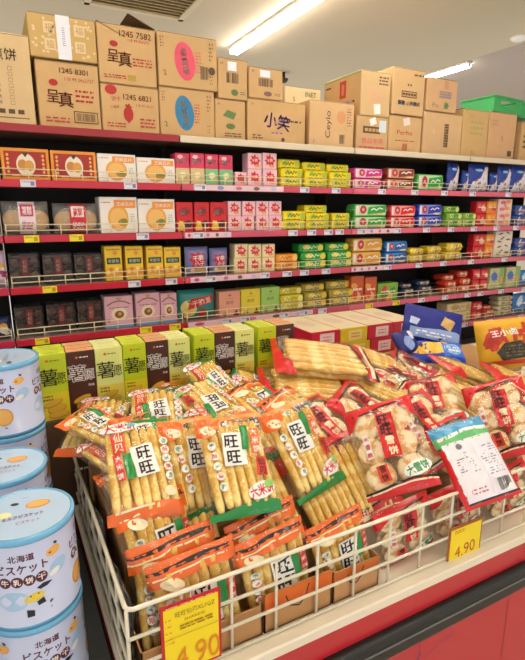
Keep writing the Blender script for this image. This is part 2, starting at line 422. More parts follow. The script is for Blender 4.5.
def small(c1, seed, lab=False):
    def a(s):
        s.text('H', -0.38, 0.36, 0.014, KINK); s.bars(-0.22, -0.1, 0.2, 0.15, KINK, 9, seed); s.ell(0.05, -0.33, 0.12, 0.08, c1)
        if lab: s.rect(-0.18, 0.2, 0.12, 0.42, M('#e8edf5', 0.4))
        s.lines(0.25, -0.38, 0.42, -0.28, 2, KINK, seed)
    return a
def a9(s): s.text('H', -0.38, 0.38, 0.014, KINK); s.poly([(-0.25, 0.1), (-0.1, 0.25), (0.2, 0.18), (0.1, 0.02)], KG); s.ell(-0.0, -0.15, 0.15, 0.07, KG); s.lines(-0.2, -0.42, 0.35, -0.3, 2, KINK, 4)
def a11(s):
    s.text('小笑', 0.0, 0.02, 0.085, PURP, bold=0.02, rot=-8); s.star(-0.02, 0.0, 0.012, kraft(), 5); s.lines(0.2, 0.0, 0.42, 0.1, 1, KINK, 4)
    s.lines(-0.1, -0.28, 0.1, -0.22, 1, PURP, 5); s.lines(-0.42, -0.42, -0.25, -0.3, 2, KINK, 2); s.disc(0.1, -0.4, 0.012, KINK); s.text('H', -0.42, 0.38, 0.012, KINK)
def a12(s): s.text('INET', 0.22, 0.12, 0.03, M('#3d9a58', 0.6), bold=0.02); s.text('5', -0.25, -0.25, 0.03, KINK)
def a13(s):
    s.text('Ceylo', -0.08, 0.0, 0.05, KINK, rot=90, bold=-0.005, wid=0.16); s.ell(0.2, 0.18, 0.1, 0.14, M('#d99a6a', 0.7)); s.lines(0.34, -0.02, 0.44, 0.4, 7, KINK, 8)
    s.bars(0.17, -0.4, 0.3, -0.2, KINK, 7); s.text('2', -0.4, -0.38, 0.02, PURP)
def a14(s): s.lines(0.1, 0.2, 0.42, 0.42, 3, KINK, 2); s.lines(-0.25, -0.18, 0.25, 0.12, 4, M('#e0a58c', 0.7), 5); s.rect(-0.05, -0.45, 0.18, -0.22, WHITE, rot=6)
def a15(s): s.rect(-0.3, 0.0, 0.25, 0.2, KINK); s.text('■■■■', -0.02, 0.1, 0.02, kraft(), wid=0.12); s.text('食品专用', 0.0, -0.22, 0.035, PINK, wid=0.18); s.lines(-0.4, -0.46, 0.4, -0.36, 1, PINK, 3); s.rect(0.2, 0.05, 0.42, 0.4, M('#d5e2e6', 0.4)); s.rect(-0.1, 0.25, 0.1, 0.45, WHITE, rot=20)
def a16(s):
    s.rect(-0.22, -0.12, 0.26, 0.02, KINK); s.rect(-0.2, -0.1, 0.24, 0.0, kraft()); s.text('■■■■■', 0.02, -0.05, 0.014, KINK, wid=0.12)
    s.text('酥脆 山药脆片', 0.03, -0.24, 0.03, M('#3a4fa0', 0.6), wid=0.2, bold=0.02); s.lines(0.15, 0.34, 0.46, 0.42, 1, KINK, 2); s.lines(-0.05, 0.1, 0.1, 0.2, 1, KINK, 2)
def a17(s): s.text('Perfte', -0.02, 0.05, 0.028, CR, wid=0.14); s.lines(-0.3, -0.2, 0.3, -0.15, 1, INK, 4); s.bars(-0.08, -0.45, 0.1, -0.25, CR, 6); s.rect(-0.08, 0.25, 0.12, 0.45, M('#e9d8d2', 0.4), rot=15)
def a18(s): s.text('Pro', -0.2, -0.32, 0.03, KG); s.star(0.15, -0.3, 0.03, KG, 8); s.rect(-0.1, -0.08, 0.3, 0.12, M('#8c7e8a', 0.7)); s.bars(0.05, 0.2, 0.18, 0.45, M('#c08070', 0.7), 4); s.lines(-0.1, -0.05, 0.3, 0.1, 2, kraft(), 4)
def a19(s): s.rect(0.03, -0.3, 0.14, 0.25, KINK); s.lines(0.045, -0.28, 0.125, 0.23, 8, kraft(), 2); s.lines(-0.3, 0.0, -0.2, 0.1, 2, M('#e2c69c', 0.6), 1)
def a20(s): s.lines(-0.2, -0.05, 0.3, 0.3, 3, M('#b0a468', 0.7), 6); s.text('11', -0.05, -0.4, 0.03, KINK, shear=0.2)
def a21(s): s.text('3', 0.0, -0.05, 0.035, CR, rot=20); s.rect(0.25, -0.42, 0.4, -0.3, KINK); s.lines(-0.4, 0.2, -0.2, 0.35, 2, M('#b98a78', 0.7), 3)
def strip2(o, w, h):
    b = MB(); b.box(-0.028, 0.034, -0.0012, 0.0, 0.0, h, M('#e6e6ee', 0.3)); b.box(-0.028, 0.034, -0.0012, 0.30, h, h+0.0008, M('#e6e6ee', 0.3))
    s = Surf(b, lambda u, v, o2: Vector((0.003+u, -0.0012-o2, h/2+v)), 0.06, h); s.lines(-0.1, -0.2, 0.1, 0.25, 9, M('#6d7aa0', 0.6), 3); b.build('paper_strip', o)
ZB = 1.952
carton('carton', -0.10, 0.236, ZB, 2.345, a1, 'plain tan carton with a printed checklist and 煎饼 lettering, at the far left', hexc='#d6b888', y=2.78, group=None)
c2 = carton('carton', 0.24, 0.545, 2.265, 2.455, a2, 'patterned gold carton with a white paper strip down its middle', hexc='#c9a666', y=2.79, tilt=R(-0.5), tape=False, group=None); strip2(c2, 0.3, 0.19)
carton('carton', 0.255, 0.545, ZB, 2.258, a3, 'carton printed 1245 8301 in red with a framed barcode')
def flaps(o, w, h, d, which):
    b = MB(); dk = kraft('#5f4630')
    for (sx, ang) in which:
        if sx in (-1, 1):
            T = Matrix.Translation((sx*w/2, d/2, h)) @ Matrix.Rotation(R(ang)*sx, 4, 'Y')
            b = MB(); b.box(-w/2 if sx > 0 else 0, 0 if sx > 0 else w/2, -d/2, d/2, 0, 0.004, dk, T=T); b.build('flap', o)
        else:
            T = Matrix.Translation((0, 0 if sx == 2 else d, h)) @ Matrix.Rotation(R(ang), 4, 'X')
            b = MB(); b.box(-w/2, w/2, 0, 0.11, 0, 0.004, dk, T=T); b.build('flap', o)
c4 = carton('carton', 0.552, 0.846, 2.187, 2.463, a4, 'carton printed 1245 7582 in red with its top flaps open', tape=False); flaps(c4, 0.294, 0.276, 0.34, [(-1, -22), (1, 22)])
carton('carton', 0.552, 0.850, ZB, 2.184, a5, 'carton printed 1245 6821 with a red strawberry mark')
carton('carton', 0.858, 1.192, 2.204, 2.468, oval(PINK, True), 'carton with a pink oval mark on its front')
carton('carton', 0.856, 1.170, ZB, 2.20, oval(BLUE, False), 'carton with a blue oval mark on its front')
carton('carton', 1.197, 1.378, 2.174, 2.385, small(KG, 2, True), 'small carton with a pale square sticker at its top, left of the upper small pair')
carton('carton', 1.174, 1.364, ZB, 2.170, a9, 'small carton with green marks under the stickered small carton')
carton('carton', 1.388, 1.612, 2.196, 2.362, small(M('#7c5a58', 0.7), 5, True), 'small low carton on top of the purple lettered carton')
carton('carton', 1.378, 1.775, ZB, 2.192, a11, 'wide carton with purple lettering on its front')
carton('carton', 1.83, 2.12, 2.27, 2.375, a12, 'pale low carton with green letters peeking from behind two others', hexc='#d8c79c', y=3.15, d=0.2, group=None)
carton('carton', 1.82, 2.13, ZB, 2.268, lambda s: None, 'plain carton standing behind, hidden under the pale green lettered carton', y=3.15, d=0.2, tape=False, group=None)
carton('carton', 1.806, 2.150, ZB, 2.226, a13, 'carton with outlined vertical lettering and an orange blot', hexc='#d6b180')
def sd14(l): l.rect(-0.05, -0.02, 0.12, 0.38, M('#c04a3c', 0.6)); l.rect(0.0, 0.05, 0.07, 0.3, M('#d9806a', 0.6)); l.grid(-0.48, 0.44, 0.48, 0.48, M('#9aa860', 0.6)); l.lines(-0.4, -0.25, 0.3, -0.05, 1, M('#b8a0a0', 0.7), 3)
carton('carton', 2.196, 2.442, 2.168, 2.44, a14, 'carton with a red label on its left side and faint orange print on its front', hexc='#d6b583', d=0.42, side=sd14)
carton('carton', 2.172, 2.440, ZB, 2.166, a15, 'low carton with pink lettering and a black printed block', hexc='#cda878')
carton('carton', 2.460, 2.748, 2.198, 2.49, a16, 'tall carton with a framed black label above blue lettering', hexc='#d2ae7c')
carton('carton', 2.447, 2.744, ZB, 2.19, a17, 'carton with small red lettering and a white sticker under the blue lettered carton', hexc='#d0ab78')
carton('carton', 2.772, 3.068, 2.246, 2.463, a18, 'carton with grey block and green marks, top right of the tall cartons', hexc='#cfa67a')
carton('carton', 2.764, 3.145, ZB, 2.24, a19, 'broad plain carton with a narrow vertical black label', hexc='#d2ae80')
c20 = carton('carton', 3.152, 3.426, ZB, 2.29, a20, 'open topped carton with raised flaps beside the green crate', hexc='#cfaa72', tape=False); flaps(c20, 0.274, 0.338, 0.34, [(-1, -30), (3, -50)])
carton('carton', 3.436, 3.75, ZB, 2.295, a21, 'carton with a small red mark under the green crate', hexc='#d4a97c')
carton('carton', 3.82, 4.14, ZB, 2.25, lambda s: s.lines(-0.4, -0.2, 0.3, 0.2, 3, KINK, 3), 'carton at the right edge of the picture beside the red marked carton')
def crate(loc, rz, label):
    root = empty('plastic_crate', loc, label, 'crate', None); root.rotation_euler = (0, 0, rz)
    g = M('#3fae62', 0.4); W, D, H, t = 0.19, 0.14, 0.11, 0.006
    b = MB(); b.box(-W, W, -D, D, 0, t, g, 0.001)
    for sy in (-1, 1):
        y = sy*D
        b.box(-W, W, y-t/2, y+t/2, 0, 0.04, g); b.box(-W, -0.1, y-t/2, y+t/2, 0.04, 0.085, g); b.box(0.1, W, y-t/2, y+t/2, 0.04, 0.085, g)
        b.box(-W, W, y-t/2, y+t/2, 0.085, H, g)
    for sx in (-1, 1): b.box(sx*W-t/2, sx*W+t/2, -D, D, 0, H, g)
    b.build('crate_body', root)
    r = MB()
    for sy in (-1, 1): r.box(-W-0.012, W+0.012, sy*D-0.012, sy*D+0.012, H-0.008, H+0.006, g, 0.003)
    for sx in (-1, 1): r.box(sx*W-0.012, sx*W+0.012, -D, D, H-0.008, H+0.006, g, 0.003)
    r.build('rim', root)
crate((3.64, 2.96, 2.298), R(6), 'green plastic crate with a slot handle, lower left of the two green crates')
crate((4.07, 3.02, 2.298), R(-4), 'green plastic crate at the right edge above the last carton')

# ------------------------------------------------------------------ products on the shelves
def printed(w, d, h, base, art, bev=0.002, top=None, rough=0.35):
    b = MB(); b.box(-w/2, w/2, 0, d, 0, h, base, bev); s = front(b, w, h); s.eps = 0.0004; art(s)
    if top: t = topside(b, w*0.98, d*0.98, h, d/2); t.rect(-0.5, -0.5, 0.5, 0.5, top)
    return b
def flow(w, d, h, base, art, end=0.014):
    """flow wrapped packet: rounded bar with crimped fins at both ends"""
    b = MB(); n = 14; secs = []; xs = [(-w/2, 0.12), (-w/2+end, 0.12), (-w/2+end*1.3, 0.8), (-w/2+end*2, 1.0), (w/2-end*2, 1.0), (w/2-end*1.3, 0.8), (w/2-end, 0.12), (w/2, 0.12)]
    vs = []; fs = []
    for (x, k) in xs:
        for i in range(n):
            t = 2*math.pi*i/n; c, sn = math.cos(t), math.sin(t); e = 0.3
            y = math.copysign(abs(c)**e, c)*d/2; z = math.copysign(abs(sn)**e, sn)*h/2*k
            if k < 0.5: y *= 0.96
            vs.append((x, d/2+y, h/2+z))
    for j in range(len(xs)-1):
        for i in range(n): fs.append([j*n+i, j*n+(i+1) % n, (j+1)*n+(i+1) % n, (j+1)*n+i])
    fs += [list(range(n))[::-1], [(len(xs)-1)*n+i for i in range(n)]]
    b.add(vs, fs, base, True)
    s = front(b, w-end*4, h*0.84, z0=h*0.08); s.eps = 0.0005; art(s)
    return b
def pouch_fn(w, h, T, seed=0, wr=0.0025):
    def fn(u, v, o, sgn=1):
        a = min(1, abs(u)/(w/2)); c = min(1, abs(v)/(h/2))
        t = T*(max(0, 1-a**3)**0.6)*(max(0, 1-c**4)**0.7)
        nz = noise.noise(Vector((u*28+seed*3.1, v*28, seed))) * wr*2 + noise.noise(Vector((u*75, v*40+seed, seed*2)))*wr
        nz *= 0.35 if c > 0.93 else 1
        return Vector((u*(1-0.05*(1-c)*0), v, sgn*(t+0.0008)+nz+sgn*o))
    return fn
def pillow(b, w, h, T, base, seed=0, nx=16, ny=20, back=None, wr=0.0025, fn=None):
    fn = fn or pouch_fn(w, h, T, seed, wr)
    for sgn in (1, -1):
        vs = []; fs = []
        for j in range(ny+1):
            for i in range(nx+1): vs.append(fn(-w/2+w*i/nx, -h/2+h*j/ny, 0, sgn))
        for j in range(ny):
            for i in range(nx): q = j*(nx+1)+i; f = [q, q+1, q+nx+2, q+nx+1]; fs.append(f if sgn > 0 else f[::-1])
        b.add(vs, fs, base if sgn > 0 or not back else back, True)
    return fn
def stand(fn, h, T, lean=0.0):     # stand a pillow pouch upright, front to -Y
    return lambda u, v, o: Vector((fn(u, v, o)[0], T-fn(u, v, o)[2]+0.0, fn(u, v, o)[1]+h/2))
def pouch(w, h, T, base, art, seed=0):
    b = MB(); fn = pillow(b, w, h, T, base, seed, 10, 12, wr=0.003)
    b.v = [(p[0], T-p[2], p[1]+h/2) for p in b.v]
    s = Surf(b, stand(fn, h, T), w, h, 0.0012); s.dense = 0.02; art(s); return b
C = lambda h: M(h, 0.35)
def A_moon(s):
    s.rect(-0.44, -0.4, 0.44, 0.4, C('#a8281c')); s.ell(0, -0.02, 0.2, 0.36, C('#efe2cc'), 24); s.ell(-0.07, -0.02, 0.1, 0.17, C('#c98a3a')); s.ell(0.07, -0.04, 0.1, 0.17, C('#d69a48'))
    s.poly([(-0.07, 0.36), (0.07, 0.36), (0, 0.22)], C('#2e3f24'))
    for sx in (-1, 1):
        for i in range(5): s.ell(sx*0.37, 0.28-i*0.13, 0.03, 0.05, C('#e8b060'), 8); s.k = 2
    s.lines(-0.3, -0.4, 0.3, -0.33, 1, C('#e8b060'), 2)
def A_cracker(s):
    s.ell(-0.02, -0.08, 0.28, 0.36, C('#e9a94c'), 28); s.ell(-0.02, -0.08, 0.22, 0.28, C('#f0bd6a'), 24); s.ell(0.1, -0.2, 0.14, 0.1, C('#b98a2a')); s.ell(0.12, -0.15, 0.09, 0.06, C('#6f8a3a'))
    s.rect(-0.12, 0.2, 0.46, 0.42, C('#f09a3c')); s.text('芝麻瓦片', 0.17, 0.31, 0.02, WHITE, wid=0.09); s.lines(-0.46, 0.32, -0.2, 0.38, 1, C('#d87a5a'), 1)
    s.lines(0.3, -0.2, 0.44, 0.05, 4, C('#9ab090'), 3)
def A_ycarton(s):
    s.rect(-0.5, -0.42, 0.5, -0.14, C('#e8a63a')); s.rect(-0.4, -0.02, 0.4, 0.16, C('#1f4a4a')); s.text('老面包', 0.0, 0.07, 0.018, C('#d9cfa0'), wid=0.06); s.disc(0.1, 0.3, 0.012, C('#e89a3c'))
    for i in range(5): s.ell(-0.35+0.17*i, -0.25+0.08*(i % 2), 0.12, 0.06, C(['#f6dc80', '#d98a2a', '#f4cf60'][i % 3]), 12)
    s.lines(-0.4, 0.36, 0.4, 0.44, 1, C('#c08a30'), 2)
def A_pink(s):
    s.rect(-0.5, -0.5, 0.5, -0.38, C('#7aa6d2')); s.ell(0, -0.06, 0.28, 0.2, C('#efe3c8'), 20); s.ell(0, -0.08, 0.17, 0.12, C('#8a5a34'), 12); s.star(0.02, -0.06, 0.012, C('#d6a860'), 7)
    s.line([(-0.42, 0.22), (-0.2, 0.32), (0.0, 0.35), (0.2, 0.32), (0.42, 0.22)], 0.007, C('#8e6a4e')); s.ell(0, 0.42, 0.1, 0.05, C('#c8a080')); s.lines(-0.35, 0.1, 0.35, 0.18, 1, C('#b07a80'), 3)
    s.star(-0.38, -0.25, 0.012, C('#c05a7a'), 6)
def A_wafer(low):
    def a(s):
        s.rect(-0.5, -0.5, 0.5, 0.02, C(low)); s.text('威化', 0, 0.26, 0.03, WHITE, rot=8, wid=0.06, bold=0.02); s.ell(-0.15, 0.38, 0.2, 0.06, C('#f7c8d0')); s.star(0.0, -0.2, 0.022, C('#f1e6b8'), 7, 0.7)
        s.star(0.2, -0.32, 0.015, C('#cdb27a'), 7)
    return a
def A_star(bg2):
    def a(s):
        s.star(0.0, 0.05, min(s.W, s.H)*0.38, C('#d9283a'), 8, 0.65, 2); s.text('干脆', 0.0, 0.06, min(s.W, s.H)*0.2, C('#f7d8c0'), bold=0.02, rot=10); s.ell(0.15, -0.28, 0.2, 0.08, C('#e8a850')); s.rect(-0.5, -0.5, 0.5, -0.42, C(bg2))
    return a
def A_scrib(c1, c2):
    def a(s):
        rr = random.Random(hash(c1) % 100 if False else len(c1)); s.ell(-0.2, 0.1, 0.16, 0.3, C(c2), 12)
        s.line([(-0.3, -0.1), (-0.2, 0.25), (-0.15, -0.1), (-0.05, 0.2), (0.0, -0.15), (0.08, 0.25), (0.16, 0.0), (0.22, 0.2)], 0.005, C(c1)); s.lines(-0.35, -0.45, 0.3, -0.3, 1, C(c1), 2)
        s.ell(0.36, 0.0, 0.12, 0.4, C(c2), 12)
    return a
def A_redchip(s):
    s.ell(0.0, 0.18, 0.36, 0.15, C('#a8101c'), rot=15); s.text('趣多', 0.0, 0.18, 0.028, WHITE, rot=15, bold=0.02, wid=0.06); s.poly([(-0.45, -0.45), (-0.35, -0.1), (-0.05, -0.22), (0.0, -0.45)], C('#f2c12c')); s.ell(0.2, -0.25, 0.22, 0.14, C('#4a1420')); s.star(-0.2, -0.2, 0.014, C('#f8e070'), 6)
def A_swoosh(c, tint):
    def a(s):
        s.rect(-0.5, -0.5, 0.5, 0.5, C(tint)); s.rect(-0.5, -0.42, -0.4, 0.42, C('#f2e8e0'))
        s.poly([(-0.12, -0.4), (0.48, -0.22), (0.5, 0.48), (-0.08, 0.3)], C(c)); s.line([(0.0, 0.0), (0.1, 0.18), (0.18, 0.0), (0.28, 0.22), (0.4, 0.12)], 0.008, WHITE)
        s.ell(-0.26, 0.05, 0.11, 0.4, C('#c8283a'), 14); s.text('卷', -0.26, 0.05, 0.022, WHITE)
        s.ell(0.3, -0.38, 0.16, 0.1, C('#e6c890')); s.lines(-0.1, -0.48, 0.2, -0.38, 1, C('#b8a080'), 2)
    return a
def A_plain(cols):
    def a(s):
        rr = random.Random(len(cols)*7)
        for i, c in enumerate(cols*2): s.ell(rr.uniform(-0.32, 0.32), rr.uniform(-0.32, 0.32), 0.2, 0.17, C(c), 10, rot=rr.uniform(0, 90))
        s.lines(-0.35, -0.08, 0.35, 0.1, 1, WHITE, 3)
    return a
def A_bluepouch(s):
    s.poly([(-0.44, -0.46), (0.44, -0.46), (0.42, -0.05), (0.0, 0.0), (-0.36, -0.14)], C('#e6e0ee')); s.poly([(0.0, 0.0), (0.42, -0.06), (0.4, 0.42), (0.22, 0.4)], C('#e6e0ee'))
    s.ell(-0.1, 0.28, 0.2, 0.05, C('#8fc4ea')); rr = random.Random(3)
    for i in range(8): s.ell(rr.uniform(-0.2, 0.28), rr.uniform(-0.45, 0.0), 0.06, 0.05, C(['#b88a6a', '#8a8ab0', '#c8b0a0'][i % 3]), 8)
    s.line([(-0.3, -0.15), (-0.05, 0.04), (0.18, 0.4)], 0.005, C('#b4483c'))
def A_mush(s):
    for (x, y, r) in ((-0.2, 0.25, 10), (0.22, 0.3, -20), (-0.1, -0.1, 30), (0.25, -0.2, 0), (-0.25, -0.35, -10)):
        s.ell(x, y+0.05, 0.13, 0.06, C('#6a2a22'), 12, rot=r); s.ell(x+0.02, y-0.03, 0.05, 0.07, C('#e6c69a'), 8)
def A_fruit(s):
    for (x, y, c) in ((-0.15, 0.25, '#e86a9a'), (0.2, 0.3, '#f09a60'), (0.15, -0.2, '#f0a848'), (-0.2, -0.25, '#e87a9a')): s.ell(x, y, 0.2, 0.14, C(c), 12)
    s.text('果', 0, 0.02, 0.03, C('#c83a6a'))
def A_carton(c2):
    def a(s):
        s.text('曲奇', 0.0, 0.05, 0.022, C('#7a5a40'), wid=0.05); s.ell(0, 0.33, 0.08, 0.04, C(c2)); s.poly([(0.15, -0.48), (0.3, -0.25), (0.44, -0.48)], C('#6a3a2a')); s.ell(-0.25, -0.4, 0.13, 0.06, C('#8a5a40')); s.lines(-0.2, 0.2, 0.2, 0.24, 1, C(c2), 3)
    return a
def A_starbag(s):
    s.star(0.0, 0.05, s.W*0.4, C('#c8203a'), 8, 0.62, 4); s.text('干脆', 0, 0.12, s.W*0.22, WHITE, bold=0.02, rot=8); s.text('小子', 0.05, -0.08, s.W*0.2, C('#f0e0d0'), bold=0.02); s.ell(0.05, -0.33, 0.25, 0.09, C('#d8b070')); s.star(-0.25, -0.3, 0.015, C('#e8d4a0'), 6)
def A_teal(s):
    s.ell(-0.25, -0.1, 0.2, 0.28, C('#dccb7a'), 14, rot=20); s.poly([(-0.3, -0.15), (0.36, 0.05), (0.42, 0.3), (-0.2, 0.22)], C('#c4202e')); s.text('干脆面', 0.08, 0.1, 0.035, C('#f0d8c8'), rot=10, bold=0.02, wid=0.12)
    s.star(0.1, -0.28, 0.035, C('#b8302a'), 8); s.star(-0.3, -0.35, 0.025, C('#e4a84a'), 8); s.ell(0.35, -0.3, 0.1, 0.12, C('#3c7a6a'))
def A_cakelab(c1, c2, tx):
    def a(s):
        s.rect(-0.16, -0.48, 0.2, 0.48, C(c1), n=6); s.rect(-0.12, 0.05, 0.16, 0.4, C(c2), n=4); s.text(tx, 0.02, 0.22, 0.04, C(c1), wid=0.045, bold=0.02); s.lines(-0.1, -0.35, 0.15, -0.1, 3, C(c2), 3)
    return a
def cake_bag(c1, c2, tx):
    def mk(w, h):
        b = MB(); T = 0.045
        fn = pillow(b, w, h, T, film_mat('cake_film', 0.12, white=0.12), 3, 14, 12, wr=0.004); b.v = [(p[0], T-p[2], p[1]+h/2) for p in b.v]
        s = Surf(b, stand(fn, h, T), w, h, 0.0015); s.dense = 0.02; A_cakelab(c1, c2, tx)(s)
        kids = []
        for sx in (-1, 1):
            k = MB(); pr = [(0.0, -0.022)]+[(0.052*math.cos(R(t)), 0.022*math.sin(R(t))) for t in range(-80, 81, 20)]+[(0.0, 0.022)]
            k.lathe(pr, M('#dca85c', 0.8, var=0.15, scale=60), 24, Matrix.Translation((sx*0.054, T, h*0.43)) @ Matrix.Rotation(R(90), 4, 'X')); kids.append(('sponge_cake', k))
        return b, kids
    return mk
def choc(w, h):
    b = MB(); b.box(-w/2, w/2, 0, 0.11, 0, h, SMOKE, 0.006); s = front(b, w, h)
    s.rect(-0.12, -0.2, 0.12, 0.4, C('#6a2a30')); s.text('巧克力', 0, 0.1, 0.02, C('#c8a088'), rot=90, wid=0.06)
    kids = []
    for sx in (-1, 1):
        for zz in (0.3, 0.72):
            k = MB(); k.lathe([(0, -0.012), (w*0.12, -0.012), (w*0.17, -0.004), (w*0.17, 0.004), (w*0.11, 0.012), (w*0.05, 0.009), (0, 0.012)], M('#4a2a20', 0.35), 20, Matrix.Translation((sx*w*0.3, 0.03, h*zz)) @ Matrix.Rotation(R(90), 4, 'X')); kids.append(('chocolate_cake', k))
    t = MB(); t.box(-w/2+0.004, w/2-0.004, 0.05, 0.105, 0.004, h-0.01, M('#2a1815', 0.4), 0.004); kids.append(('inner_tray', t))
    return b, kids
